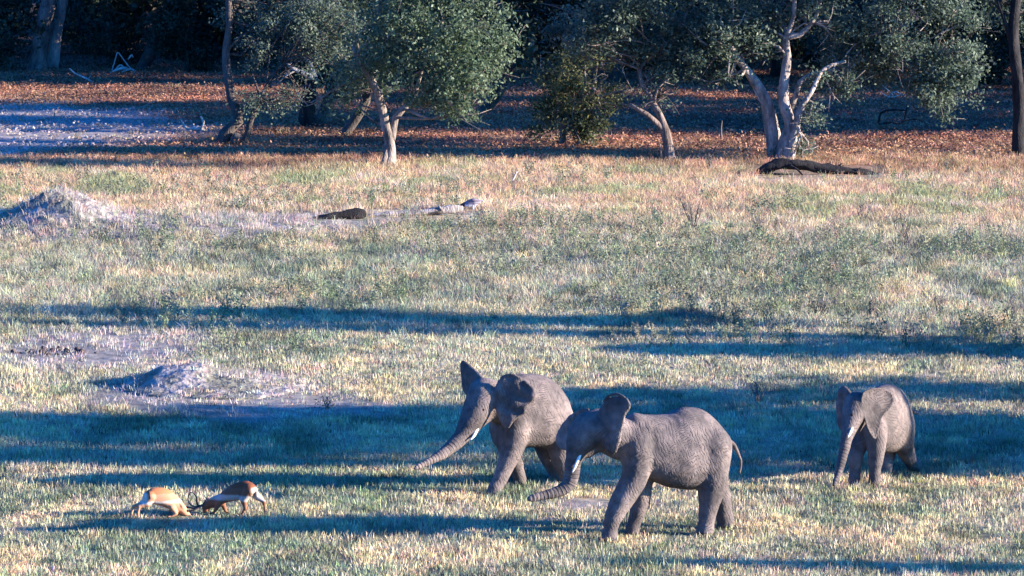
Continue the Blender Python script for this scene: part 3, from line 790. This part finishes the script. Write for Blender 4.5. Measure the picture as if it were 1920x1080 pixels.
leafy_shrub(612, 768, 36, 26, 53, 'single green weed on the edge of the broad shadow, left of the elephants', LIGHT, 160, .03)
# dark clods of dug soil at the left
base = G(85, 662); base[2] = 0
j = Joined(); r = np.random.default_rng(4)
for q in range(40):
    s_ = r.uniform(.04, .13); c = np.array([r.normal(0, .75), r.normal(0, .35), s_ * .4])
    a = r.normal(0, 1, 3); a /= np.linalg.norm(a); a[2] *= .3
    j.add(tube([c - a * s_, c, c + a * s_], [s_ * .35, s_ * .75, s_ * .3], 6, 1, .2, q, False))
o = obj('soil_clods', j.mesh('soil_clods', plain('dark_soil', (.07, .05, .045), .95, .1)), loc=base); o['kind'] = 'stuff'

# ------------------------------------------------------------------ animals: signed-distance bodies turned into one continuous mesh
class Frame:
    def __init__(s, base_uv, ang):
        s.o = G(*base_uv); s.o[2] = 0
        s.h = np.array([math.cos(ang), math.sin(ang), 0]); s.l = np.array([-math.sin(ang), math.cos(ang), 0])
    def loc(s, w):
        d = np.asarray(w) - s.o
        return np.array([d @ s.h, d @ s.l, d[2]])
    def wor(s, q):
        return s.o + q[0] * s.h + q[1] * s.l + np.array([0, 0, q[2]])
    def p(s, u, v, c=0.0):          # where the line of sight meets the animal's lengthwise plane at lateral offset c
        d = ray(u, v); q = s.o + c * s.l
        return s.loc(EYE + d * (((q - EYE) @ s.l) / (d @ s.l)))
    def foot(s, u, c):
        lo, hi = -4.0, 4.0
        f = lambda x: (lambda w: 960 + FPX * w[0] / ((w - EYE) @ FWD) - u)(s.wor((x, c, 0)))
        if f(lo) > f(hi): lo, hi = hi, lo
        for _ in range(50):
            m = (lo + hi) / 2
            if f(m) < 0: lo = m
            else: hi = m
        return np.array([lo, c, 0.0])
    def plane(s, u, v, a, n):
        d = ray(u, v); n_w = n[0] * s.h + n[1] * s.l + np.array([0, 0, n[2]]); aw = s.wor(a)
        return s.loc(EYE + d * (((aw - EYE) @ n_w) / (d @ n_w)))
class Body:
    def __init__(s, lo, hi, h):
        s.lo = np.array(lo, float); s.h = h
        s.n = np.ceil((np.array(hi) - lo) / h).astype(int) + 1
        s.D = np.full(s.n, 1.0, np.float32)
        s.chains = []
    def block(s, lo, hi):
        a = np.clip(np.floor((np.asarray(lo) - s.lo) / s.h).astype(int), 0, s.n)
        b = np.clip(np.ceil((np.asarray(hi) - s.lo) / s.h).astype(int) + 1, 0, s.n)
        sl = tuple(slice(i, k) for i, k in zip(a, b))
        ax = [s.lo[q] + s.h * np.arange(a[q], b[q]) for q in range(3)]
        return sl, np.meshgrid(*ax, indexing='ij')
    def join(s, sl, d, k):
        D = s.D[sl]
        if k <= 0: s.D[sl] = np.minimum(D, d); return
        t = np.clip(.5 + .5 * (D - d) / k, 0, 1)
        s.D[sl] = D * (1 - t) + d * t - k * t * (1 - t)
    def cut(s, sl, d, k):           # smooth subtraction
        D = s.D[sl]; t = np.clip(.5 - .5 * (D + d) / k, 0, 1)
        s.D[sl] = D * (1 - t) - d * t + k * t * (1 - t)
    def cone(s, a, b, r1, r2, k=.08, flat=None):
        a, b = np.asarray(a, float), np.asarray(b, float); m = max(r1, r2) + k + .1
        sl, (x, y, z) = s.block(np.minimum(a, b) - m, np.maximum(a, b) + m)
        if x.size == 0: return
        ab = b - a; L = ab @ ab + 1e-9
        t = np.clip(((x - a[0]) * ab[0] + (y - a[1]) * ab[1] + (z - a[2]) * ab[2]) / L, 0, 1)
        dx, dy, dz = x - a[0] - t * ab[0], y - a[1] - t * ab[1], z - a[2] - t * ab[2]
        if flat: dy = dy * flat
        s.join(sl, np.sqrt(dx * dx + dy * dy + dz * dz) - (r1 + t * (r2 - r1)), k)
    def chain(s, pts, rad, k=.08, smooth=True, flat=None, step=.12):
        if smooth and len(pts) > 2: pts, rad = resample(pts, rad, step)
        for i in range(len(pts) - 1): s.cone(pts[i], pts[i + 1], rad[i], rad[i + 1], k, flat)
    def sections(s, sec, k=.1):
        """sec: rows (s, z centre, half height, half width)"""
        sec = np.array(sorted(sec, key=lambda q: q[0]))
        g, _ = resample(sec, np.zeros(len(sec)), .06)
        o = np.argsort(g[:, 0]); g = g[o]
        m = .3
        sl, (x, y, z) = s.block((g[0, 0] - m, -g[:, 3].max() - m, (g[:, 1] - g[:, 2]).min() - m), (g[-1, 0] + m, g[:, 3].max() + m, (g[:, 1] + g[:, 2]).max() + m))
        xc = np.clip(x, g[0, 0], g[-1, 0])
        zc, a, b = [np.interp(xc, g[:, 0], g[:, q]) for q in (1, 2, 3)]
        zz = (z - zc) / a
        yy = np.abs(y) / (b * (1 - .10 * zz))
        rr = (np.abs(zz) ** 2.2 + yy ** 2.2) ** (1 / 2.2)
        d = (rr - 1) * np.minimum(a, b)
        ds = np.abs(x - xc)
        d = np.where(ds > 0, np.sqrt(np.maximum(d, 0) ** 2 + ds ** 2), d)
        s.join(sl, d, k)
    def sheet(s, poly, att, n, th=.018, bend=0.0, ripple=.012, k=.05, edge_curl=0.0):
        """a thick, gently bent sheet with the outline POLY (3D points on the plane through att with normal n)"""
        n = np.asarray(n, float); n /= np.linalg.norm(n)
        e2 = np.array([0, 0, 1.0]) - n * n[2]; e2 /= np.linalg.norm(e2); e1 = np.cross(e2, n)
        poly = np.asarray(poly); att = np.asarray(att)
        q = np.c_[(poly - att) @ e1, (poly - att) @ e2]
        # round the outline
        for _ in range(2):
            q = np.concatenate([q * .75 + np.roll(q, -1, 0) * .25, q * .25 + np.roll(q, -1, 0) * .75], 1).reshape(-1, 2)
        m = .12 + abs(bend) + abs(edge_curl)
        sl, (x, y, z) = s.block(poly.min(0) - m, poly.max(0) + m)
        X_, Y_, Z_ = x - att[0], y - att[1], z - att[2]
        a = X_ * e1[0] + Y_ * e1[1] + Z_ * e1[2]; b = X_ * e2[0] + Y_ * e2[1] + Z_ * e2[2]; w = X_ * n[0] + Y_ * n[1] + Z_ * n[2]
        d2 = np.full(a.shape, 1e9); sgn = np.ones(a.shape)
        for i in range(len(q)):
            p0, p1 = q[i], q[(i + 1) % len(q)]; ex, ey = p1 - p0
            wx, wy = a - p0[0], b - p0[1]
            t = np.clip((wx * ex + wy * ey) / (ex * ex + ey * ey + 1e-12), 0, 1)
            d2 = np.minimum(d2, (wx - ex * t) ** 2 + (wy - ey * t) ** 2)
            c1, c2, c3 = b >= p0[1], b < p1[1], ex * wy > ey * wx
            sgn = np.where((c1 & c2 & c3) | (~c1 & ~c2 & ~c3), -sgn, sgn)
        d = np.sqrt(d2) * sgn
        R = np.abs(q).max()
        w0 = bend * ((a / R) ** 2 - .5 * np.abs(b / R)) + ripple * np.sin(a * 13 + b * 7) * np.sin(b * 9 - a * 4) - edge_curl * np.clip(1 - np.maximum(-d, 0) / .10, 0, 1) ** 2
        dw = np.abs(w - w0) - th
        s.join(sl, np.sqrt(np.maximum(d + th, 0) ** 2 + np.maximum(dw + th * .5, 0) ** 2) - th, k)
    def mesh(s):
        """naive surface nets"""
        D = s.D
        ins = D < 0
        nx, ny, nz = (q - 1 for q in D.shape)
        cs = sum(ins[i:i + nx, j:j + ny, k:k + nz].astype(np.int8) for i in (0, 1) for j in (0, 1) for k in (0, 1))
        act = (cs > 0) & (cs < 8)
        I = np.argwhere(act)
        vid = np.full(act.shape, -1, np.int64); vid[act] = np.arange(len(I))
        corners = np.array([(i, j, k) for i in (0, 1) for j in (0, 1) for k in (0, 1)])
        val = np.stack([D[I[:, 0] + c[0], I[:, 1] + c[1], I[:, 2] + c[2]] for c in corners], 1)
        acc = np.zeros((len(I), 3)); cnt = np.zeros(len(I))
        for a in range(8):
            for b in range(a + 1, 8):
                if np.abs(corners[a] - corners[b]).sum() != 1: continue
                va, vb = val[:, a], val[:, b]
                x = (va < 0) != (vb < 0)
                t = np.where(x, va / (va - vb + 1e-12), 0)
                acc += np.where(x[:, None], corners[a] + t[:, None] * (corners[b] - corners[a]), 0); cnt += x
        V = s.lo + s.h * (I + acc / cnt[:, None])
        Fs = []
        for ax in range(3):
            o1, o2 = (ax + 1) % 3, (ax + 2) % 3
            sh = list(D.shape); sh[ax] -= 1
            A = np.take(ins, range(0, D.shape[ax] - 1), ax); B = np.take(ins, range(1, D.shape[ax]), ax)
            E = np.argwhere(A != B)
            E = E[(E[:, o1] > 0) & (E[:, o2] > 0) & (E[:, o1] < D.shape[o1] - 1) & (E[:, o2] < D.shape[o2] - 1)]
            fl = A[E[:, 0], E[:, 1], E[:, 2]]
            def cell(d1, d2):
                q = E.copy(); q[:, o1] -= d1; q[:, o2] -= d2
                return vid[q[:, 0], q[:, 1], q[:, 2]]
            f = np.stack([cell(1, 1), cell(0, 1), cell(0, 0), cell(1, 0)], 1)
            f[~fl] = f[~fl][:, ::-1]
            Fs.append(f)
        return V, np.concatenate(Fs)
def relax(V, Fq, it=2):
    for _ in range(it):
        acc = np.zeros_like(V); c = np.zeros(len(V))
        for a, b in ((0, 1), (1, 2), (2, 3), (3, 0)):
            np.add.at(acc, Fq[:, a], V[Fq[:, b]]); np.add.at(c, Fq[:, a], 1)
            np.add.at(acc, Fq[:, b], V[Fq[:, a]]); np.add.at(c, Fq[:, b], 1)
        V = V * .5 + .5 * acc / np.maximum(c, 1)[:, None]
    return V
def build_elephant(label, fr, spec):
    p = fr.p
    B = Body((-2.6, -1.5, 0), (3.4, 1.6, 3.4), .024)
    secs = []
    for u, vt, vb, hw in spec['body']:
        t, b = p(u, vt), p(u, vb)
        secs.append(((t[0] + b[0]) / 2, (t[2] + b[2]) / 2, (t[2] - b[2]) / 2, hw))
    B.sections(secs, .06)
    for pts, kk in spec['chains']:
        B.chain([q[0] for q in pts], [q[1] for q in pts], kk)
    for pts in spec['legs']:
        q = [x_[0] for x_ in pts]; r_ = [x_[1] for x_ in pts]
        foot = q[-1]; rf = r_[-1]
        B.chain(q[:-1] + [foot + np.array([0, 0, .16])], r_[:-1] + [rf * .93], .09)
        B.cone(foot + np.array([.02, 0, .12]), foot + np.array([.03, 0, .03]), rf * .95, rf * 1.08, .05)
    tp = spec['trunk']
    tpts, trad = resample([q[0] for q in tp], [q[1] for q in tp], .08)
    for i in range(len(tpts) - 1): B.cone(tpts[i], tpts[i + 1], trad[i], trad[i + 1], .06)
    for e in spec['ears']:
        poly = [fr.plane(u, v, e['att'], e['n']) for u, v in e['poly']]
        B.sheet(poly, e['att'], e['n'], e.get('th', .02), e.get('bend', 0), e.get('ripple', .012), .04, e.get('curl', 0))
        for rim, rr_ in e.get('rims', ()):
            pts = [fr.plane(u, v, e['att'], e['n']) for u, v in rim]
            B.chain(pts, [rr_ * q for q in np.linspace(1, .7, len(pts))], .025, step=.06)
    if 'tail' in spec: B.chain([q[0] for q in spec['tail']], [q[1] for q in spec['tail']], .03, step=.05)
    sl = tuple(slice(0, q) for q in B.D.shape)
    z = B.lo[2] + B.h * np.arange(B.n[2])
    B.D = np.maximum(B.D, (0.012 - z)[None, None, :])
    V, Fq = B.mesh()
    V = relax(V, Fq, 1)
    # skin folds: shallow ridges over the whole body
    N = np.zeros_like(V)
    fn = np.cross(V[Fq[:, 2]] - V[Fq[:, 0]], V[Fq[:, 3]] - V[Fq[:, 1]])
    for q in range(4): np.add.at(N, Fq[:, q], fn)
    N /= np.linalg.norm(N, axis=1)[:, None] + 1e-9
    a_ = V[:, 0] + V[:, 1] * .6; b_ = V[:, 2] + V[:, 0] * .35
    wv = fbm(a_ * 2.2, b_ * 2.2, 61, 3)
    fold = 1 - np.abs(2 * fbm(a_ * 9 + wv * 3, b_ * 4.5 + V[:, 1] * 3, 63, 3) - 1) * 2
    lump = fbm(a_ * 3.1, b_ * 3.1 + V[:, 1] * 2, 65, 3) - .5
    amt = np.clip(V[:, 2] / .5, .4, 1)
    V = V + N * ((lump * .034 - np.clip(fold - .5, 0, 1) * .013) * amt)[:, None]
    # ring coordinate along the trunk
    ring = np.zeros(len(V)); mask = np.zeros(len(V))
    arc = np.r_[0, np.cumsum(np.linalg.norm(np.diff(tpts, axis=0), axis=1))]
    best = np.full(len(V), 1e9)
    for i in range(len(tpts) - 1):
        ab = tpts[i + 1] - tpts[i]; t = np.clip(((V - tpts[i]) @ ab) / (ab @ ab + 1e-9), 0, 1)
        d = np.linalg.norm(V - tpts[i] - t[:, None] * ab, axis=1) - trad[i]
        u_ = d < best
        best = np.where(u_, d, best); ring = np.where(u_, arc[i] + t * (arc[i + 1] - arc[i]), ring)
    mask = np.clip(1 - np.maximum(best, 0) / .06, 0, 1) * np.clip(ring / .3, 0, 1)
    W = np.outer(V[:, 0], fr.h) + np.outer(V[:, 1], fr.l) + np.outer(V[:, 2], (0, 0, 1))
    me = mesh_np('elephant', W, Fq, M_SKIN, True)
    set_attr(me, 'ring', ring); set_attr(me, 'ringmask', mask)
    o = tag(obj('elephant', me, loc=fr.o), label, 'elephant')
    for pts in spec['tusks']:
        q = [fr.wor(x_[0]) - fr.o for x_ in pts]
        obj('tusk', (lambda vf: mesh_np('tusk', vf[0], vf[1], M_IVORY, True))(tube(q, [x_[1] for x_ in pts], 10, .04)), o)
    for e in spec['eyes']:
        c = fr.wor(e) - fr.o
        obj('eye', (lambda vf: mesh_np('eye', vf[0], vf[1], M_EYE, True))(tube([c + (0, 0, -.035), c + (0, 0, -.02), c, c + (0, 0, .02), c + (0, 0, .035)], [.008, .03, .036, .03, .008], 10, 1, 0, 0, False)), o)
    return o
R_ = math.radians
# front elephant (2): walks left, head low and turned away
f = Frame((1262, 1000), R_(180 + 22)); p = f.p
build_elephant('largest elephant in front, in profile with head low and trunk along the ground', f, dict(
    body=[(1170, 790, 875, .26), (1186, 775, 890, .42), (1212, 777, 896, .54), (1245, 777, 910, .61), (1280, 764, 917, .64), (1308, 765, 915, .60), (1330, 778, 904, .52), (1348, 796, 886, .40), (1360, 816, 868, .24)],
    chains=[([(p(1185, 830), .42), (p(1160, 822), .38), (p(1128, 806), .36)], .12),
            ([(p(1122, 800), .38), (p(1106, 806), .35), (p(1090, 822), .27), (p(1080, 846), .19)], .1),
            ([(p(1120, 826), .24), (p(1102, 848), .12)], .08)],
    legs=[[(p(1195, 835, .25), .33), (p(1191, 892, .27), .245), (p(1162, 946, .27), .20), (p(1147, 978, .27), .145), (f.foot(1144, .27), .165)],
          [(p(1195, 845, -.25), .3), (p(1202, 905, -.25), .21), (p(1200, 945, -.25), .165), (p(1191, 975, -.25), .125), (f.foot(1187, -.25), .15)],
          [(p(1336, 835, .26), .40), (p(1336, 895, .28), .29), (p(1331, 938, .28), .20), (p(1326, 968, .28), .155), (f.foot(1324, .28), .18)],
          [(p(1330, 845, -.26), .38), (p(1342, 905, -.28), .24), (p(1354, 945, -.28), .165), (p(1358, 972, -.28), .14), (f.foot(1362, -.28), .17)]],
    trunk=[(p(1082, 842), .19), (p(1074, 868), .155), (p(1072, 890), .14), (p(1066, 908), .125), (p(1048, 921), .105), (p(1022, 929), .085), (p(993, 935), .06)],
    ears=[dict(att=p(1132, 800, .34), n=(.9, .43, 0), th=.02, bend=.03, curl=.05, ripple=.014,
               poly=[(1116, 778), (1124, 762), (1134, 749), (1150, 742), (1166, 745), (1181, 755), (1181, 765), (1171, 780), (1165, 802), (1161, 826), (1153, 851), (1142, 855), (1128, 838), (1117, 810)],
               rims=[([(1132, 752), (1142, 742), (1156, 739), (1170, 745), (1178, 754), (1173, 765)], .032), ([(1174, 764), (1168, 785), (1163, 806)], .035)]),
          dict(att=p(1105, 800, -.32), n=(.9, .2, 0), th=.02, bend=-.04,
               poly=[(1110, 765), (1095, 764), (1075, 772), (1050, 796), (1040, 822), (1046, 842), (1066, 846), (1090, 830)])],
    tail=[(p(1362, 826), .05), (p(1374, 832), .035), (p(1383, 848), .028), (p(1390, 866), .022), (p(1387, 885), .03), (p(1388, 890), .012)],
    tusks=[[(p(1089, 850, .17), .034), (p(1083, 864, .20), .033), (p(1078, 876, .22), .027), (p(1073, 886, .23), .010)]],
    eyes=[p(1107, 812, .31)]))
# elephant 1: behind, ears spread, three-quarter view
f = Frame((1003, 913), R_(180 + 38)); p = f.p
build_elephant('elephant with ears spread wide and trunk stretched out, left of and behind the largest', f, dict(
    body=[(934, 745, 838, .30), (946, 716, 842, .46), (965, 704, 840, .56), (990, 701, 838, .61), (1014, 703, 839, .61), (1034, 715, 834, .56), (1048, 731, 822, .46), (1058, 750, 805, .30)],
    chains=[([(p(962, 760), .44), (p(938, 756), .40), (p(914, 742), .34)], .12),
            ([(p(908, 738), .36), (p(898, 762), .30), (p(884, 790), .235), (p(872, 808), .19)], .1),
            ([(p(912, 775), .20), (p(900, 792), .11)], .08)],
    legs=[[(p(968, 795, .26), .31), (p(962, 838, .27), .225), (p(950, 868, .27), .175), (p(936, 902, .27), .135), (f.foot(929, .27), .165)],
          [(p(942, 800, -.25), .28), (p(955, 845, -.25), .20), (p(968, 876, -.25), .15), (p(974, 895, -.25), .12), (f.foot(976, -.25), .14)],
          [(p(1046, 790, .26), .38), (p(1050, 840, .28), .25), (p(1055, 872, .28), .17), (p(1060, 890, .28), .14), (f.foot(1063, .28), .165)],
          [(p(1018, 800, -.26), .36), (p(1030, 848, -.28), .24), (p(1040, 878, -.28), .16), (p(1043, 895, -.28), .135), (f.foot(1045, -.28), .16)]],
    trunk=[(p(878, 800), .21), (p(866, 818), .16), (p(852, 832), .135), (p(836, 846), .11), (p(818, 858), .088), (p(799, 868), .068), (p(779, 878), .05)],
    ears=[dict(att=p(893, 724, -.33), n=(.92, .25, 0), th=.02, bend=-.03, curl=.03, ripple=.012,
               poly=[(884, 752), (870, 740), (864, 722), (861, 700), (862, 680), (866, 674), (874, 679), (890, 692), (904, 704), (908, 722), (900, 742)]),
          dict(att=p(934, 752, .43), n=(.74, .67, 0), th=.02, bend=-.02, curl=.05, ripple=.03,
               poly=[(928, 718), (942, 705), (960, 701), (978, 709), (994, 720), (1012, 732), (1004, 752), (988, 762), (987, 776), (966, 786), (952, 808), (938, 796), (930, 775), (926, 745)],
               rims=[([(940, 708), (958, 702), (976, 710)], .04), ([(984, 716), (1000, 730), (1003, 744)], .035), ([(984, 772), (966, 784), (953, 800)], .03)])],
    tusks=[[(p(898, 796, .16), .045), (p(894, 805, .2), .042), (p(889, 816, .24), .036), (p(882, 825, .26), .012)]],
    eyes=[p(906, 768, .29)]))
# elephant 3: the young one on the right, walking towards the camera
f = Frame((1652, 898), R_(180 + 63)); p = f.p
build_elephant('smallest elephant at the right, facing the viewer with its trunk hanging to the ground', f, dict(
    body=[(1630, 748, 838, .28), (1640, 736, 846, .40), (1652, 724, 848, .46), (1664, 719, 848, .48), (1675, 725, 845, .45), (1684, 738, 838, .38), (1691, 755, 825, .26)],
    chains=[([(p(1642, 772), .34), (p(1628, 768), .31), (p(1610, 760), .27)], .1),
            ([(p(1606, 757), .275), (p(1601, 775), .235), (p(1595, 795), .17), (p(1591, 808), .14)], .08),
            ([(p(1612, 786), .17), (p(1606, 806), .09)], .06)],
    legs=[[(p(1620, 810, -.2), .24), (p(1608, 842, -.22), .165), (p(1604, 868, -.22), .13), (p(1603, 888, -.22), .11), (f.foot(1602, -.22), .135)],
          [(p(1644, 805, .2), .25), (p(1643, 845, .22), .17), (p(1641, 870, .22), .13), (p(1640, 886, .22), .11), (f.foot(1640, .22), .135)],
          [(p(1690, 795, .2), .29), (p(1695, 835, .22), .19), (p(1705, 860, .22), .13), (p(1713, 874, .22), .11), (f.foot(1717, .22), .13)],
          [(p(1668, 805, -.2), .28), (p(1664, 845, -.22), .18), (p(1661, 870, -.22), .13), (p(1660, 884, -.22), .11), (f.foot(1660, -.22), .13)]],
    trunk=[(p(1594, 802), .15), (p(1588, 820), .115), (p(1584, 838), .10), (p(1580, 856), .088), (p(1575, 876), .075), (p(1570, 893), .06), (p(1564, 908), .045)],
    ears=[dict(att=p(1592, 764, -.28), n=(.95, -.1, 0), th=.02, bend=-.03, curl=.03,
               poly=[(1602, 748), (1596, 735), (1584, 722), (1573, 726), (1568, 742), (1566, 768), (1569, 795), (1578, 812), (1588, 808), (1597, 785)]),
          dict(att=p(1621, 765, .23), n=(.52, .85, .05), th=.018, bend=.03, curl=-.05, ripple=.012,
               poly=[(1612, 742), (1620, 731), (1641, 725), (1660, 728), (1671, 740), (1672, 755), (1664, 768), (1651, 780), (1647, 802), (1640, 828), (1630, 815), (1620, 792), (1614, 764)])],
    tail=[(p(1690, 762), .05), (p(1703, 766), .035), (p(1714, 773), .03), (p(1721, 775), .025), (p(1726, 766), .02)],
    tusks=[[(p(1598, 802, .1), .035), (p(1594, 812, .13), .032), (p(1590, 820, .15), .010)]],
    eyes=[p(1597, 778, .2)]))

# impala rams
def build_impala(label, fr, spec):
    p = fr.p
    B = Body((-.9, -.45, 0), (1.15, .45, 1.15), .0125)
    secs = []
    for u, vt, vb, hw in spec['body']:
        t, b = p(u, vt), p(u, vb)
        secs.append(((t[0] + b[0]) / 2, (t[2] + b[2]) / 2, (t[2] - b[2]) / 2, hw))
    B.sections(secs, .03)
    for pts in spec['chains']: B.chain([q[0] for q in pts], [q[1] for q in pts], .035, step=.04)
    for pts in spec['legs']: B.chain([q[0] for q in pts], [q[1] for q in pts], .025, False)
    z = B.lo[2] + B.h * np.arange(B.n[2])
    B.D = np.maximum(B.D, (0.008 - z)[None, None, :])
    V, Fq = B.mesh(); V = relax(V, Fq, 1)
    col = spec['color'](V)
    W = np.outer(V[:, 0], fr.h) + np.outer(V[:, 1], fr.l) + np.outer(V[:, 2], (0, 0, 1))
    me = mesh_np('impala', W, Fq, M_FUR, True, col)
    o = tag(obj('impala', me, loc=fr.o), label, 'antelope')
    for pts in spec['horns']:
        q = [fr.wor(x_[0]) - fr.o for x_ in pts]
        vf = tube(q, [x_[1] for x_ in pts], 8, .02)
        obj('horn', mesh_np('horn', vf[0], vf[1], M_HORN, True), o)
    return o
RED, TAN, WHITE, BLACK = C(.42, .155, .06), C(.44, .215, .115), C(.62, .53, .43), C(.03, .025, .02)
def coat(spine_z, rump_s, RED, TAN, WHITE):
    def fn(V):
        s_, c, z = V[:, 0], V[:, 1], V[:, 2]
        rel = (z - spine_z) + (fbm(s_ * 9, z * 9, 3) - .5) * .05
        col = mix(np.broadcast_to(TAN, (len(V), 3)), RED, ss(-.14, -.10, rel))
        col = mix(col, WHITE, ss(-.25, -.30, rel))
        leg = ss(.36, .30, z)
        col = mix(col, np.broadcast_to(TAN * 1.15, col.shape), leg)
        r_ = (s_ - rump_s)
        col = mix(col, np.broadcast_to(WHITE * .9, col.shape), ss(.0, -.04, r_) * ss(.34, .42, z) * ss(.0, -.06, rel + .06))
        col = mix(col, np.broadcast_to(BLACK, col.shape), (np.abs(r_ - .02) < .011) * ss(.42, .45, z) * (rel < -.06) * 1.0)
        col = mix(col, np.broadcast_to(BLACK, col.shape), ss(.035, .02, z))
        return col
    return fn
f = Frame((292, 971), R_(18)); p = f.p; fl = f.foot
rump = p(275, 930)[0]
build_impala('tan antelope on the left with lowered head, bracing against the other', f, dict(
    body=[(274, 922, 943, .10), (284, 916, 945, .15), (300, 914, 948, .165), (315, 917, 954, .16), (326, 924, 960, .13), (333, 932, 962, .09)],
    chains=[[(p(325, 940), .14), (p(336, 950), .10), (p(344, 957), .075)], [(p(344, 958), .075), (p(350, 964), .055), (p(357, 969), .03)],
            [(p(342, 953, .05), .025), (p(338, 946, .1), .03), (p(335, 942, .12), .01)], [(p(344, 954, -.05), .025), (p(341, 948, -.1), .03), (p(338, 944, -.12), .01)],
            [(p(274, 924), .025), (p(270, 932), .03), (p(271, 944), .015)]],
    legs=[[(p(322, 950, -.09), .08), (p(330, 962, -.1), .04), (p(323, 969, -.1), .025), (fl(316, -.1) + C(0, 0, .02), .025)],
          [(p(324, 950, .09), .08), (p(333, 962, .1), .04), (p(337, 968, .1), .025), (fl(338, .1) + C(0, 0, .02), .025)],
          [(p(282, 932, -.08), .12), (p(276, 944, -.09), .075), (p(261, 950, -.09), .035), (p(259, 962, -.09), .023), (fl(260, -.09) + C(0, 0, .02), .028)],
          [(p(280, 932, .08), .11), (p(267, 944, .09), .06), (p(250, 950, .09), .035), (p(247, 962, .09), .022), (fl(245, .09) + C(0, 0, .02), .027)]],
    horns=[[(p(345, 953, -.04), .02), (p(352, 958, -.06), .02), (p(361, 957, -.1), .018), (p(371, 953, -.1), .014), (p(380, 949, -.06), .006)],
           [(p(345, 951, .04), .02), (p(354, 951, .08), .02), (p(366, 953, .12), .018), (p(378, 949, .12), .014), (p(385, 938, .1), .010), (p(391, 928, .08), .005)]],
    color=coat(p(300, 914)[2], rump, RED, TAN, WHITE)))
f = Frame((442, 966), R_(180 - 20)); p = f.p; fl = f.foot
rump = p(475, 918)[0]
build_impala('shade darkened antelope on the right with raised rump, locking horns', f, dict(
    body=[(475, 908, 930, .09), (465, 902, 936, .14), (450, 903, 938, .16), (434, 909, 940, .165), (420, 919, 944, .155), (409, 929, 950, .12), (401, 936, 952, .09)],
    chains=[[(p(410, 938), .12), (p(396, 943), .095), (p(386, 948), .078)], [(p(386, 949), .078), (p(386, 958), .055), (p(390, 966), .03)],
            [(p(390, 943, .05), .025), (p(396, 936, .1), .03), (p(400, 933, .12), .01)], [(p(388, 943, -.05), .025), (p(391, 936, -.1), .03), (p(394, 932, -.12), .01)],
            [(p(475, 910), .025), (p(480, 918), .03), (p(481, 930), .015)]],
    legs=[[(p(413, 940, .09), .08), (p(406, 953, .1), .04), (p(400, 963, .1), .024), (fl(395, .1) + C(0, 0, .02), .026)],
          [(p(416, 940, -.09), .08), (p(421, 953, -.1), .04), (p(425, 963, -.1), .024), (fl(428, -.1) + C(0, 0, .02), .026)],
          [(p(467, 918, .08), .13), (p(457, 936, .09), .085), (p(460, 953, .09), .036), (p(453, 965, .09), .024), (fl(448, .09) + C(0, 0, .02), .028)],
          [(p(470, 918, -.08), .12), (p(483, 932, -.09), .07), (p(495, 941, -.09), .036), (p(497, 955, -.09), .023), (fl(497, -.09) + C(0, 0, .02), .027)]],
    horns=[[(p(383, 945, .04), .02), (p(374, 949, .06), .02), (p(369, 942, .1), .019), (p(368, 932, .12), .016), (p(364, 926, .12), .010), (p(359, 923, .1), .005)],
           [(p(382, 946, -.04), .02), (p(366, 950, -.06), .02), (p(356, 944, -.12), .019), (p(353, 933, -.14), .016), (p(356, 925, -.12), .010), (p(362, 922, -.1), .005)]],
    color=coat(p(450, 903)[2], rump, C(.17, .055, .022), C(.19, .08, .04), C(.42, .35, .28))))  # shade of this flank put into the coat: darker copy of the left one

# the bird on the end of the weathered log
f = Frame((884, 393), R_(180)); p = f.p
B = Body((-.6, -.3, 0), (.6, .3, .6), .012)
B.chain([(p(899, 379)), (p(890, 379)), (p(878, 382)), (p(870, 384))], [.05, .13, .12, .07], .03, step=.05)
B.chain([p(871, 383), p(865, 385), p(862, 387)], [.07, .055, .05], .02, step=.05)
B.chain([p(862, 387), p(857, 389)], [.03, .008], .01, step=.05)
B.chain([p(896, 378), p(905, 376)], [.06, .02], .02, step=.05)
for c, u in ((.05, 887), (-.05, 890)): B.chain([p(u, 385, c), f.foot(u, c)], [.03, .012], .02, False)
V, Fq = B.mesh(); V = relax(V, Fq, 1)
zc = p(886, 382)[2]
col = mix(np.broadcast_to(C(.24, .20, .22), (len(V), 3)), C(.75, .72, .70), ss(0, -.04, V[:, 2] - zc))
col = mix(col, np.broadcast_to(C(.05, .04, .045), col.shape), ss(.22, .26, V[:, 0]))
W = np.outer(V[:, 0], f.h) + np.outer(V[:, 1], f.l) + np.outer(V[:, 2], (0, 0, 1))
bird = tag(obj('bird', mesh_np('bird', W, Fq, M_FUR, True, col), loc=f.o), 'grey and white bird feeding at the right end of the weathered log', 'bird')
for sg in (-1, 1):
    pts = [p(876, 377, .11 * sg), p(888, 375, .13 * sg), p(902, 376, .06 * sg)]
    vf = tube([f.wor(q) - f.o for q in pts], [.03, .065, .02], 8, .05)
    obj('wing', mesh_np('wing', vf[0], vf[1], plain('wing_feathers', (.20, .16, .19), .7), True), bird)
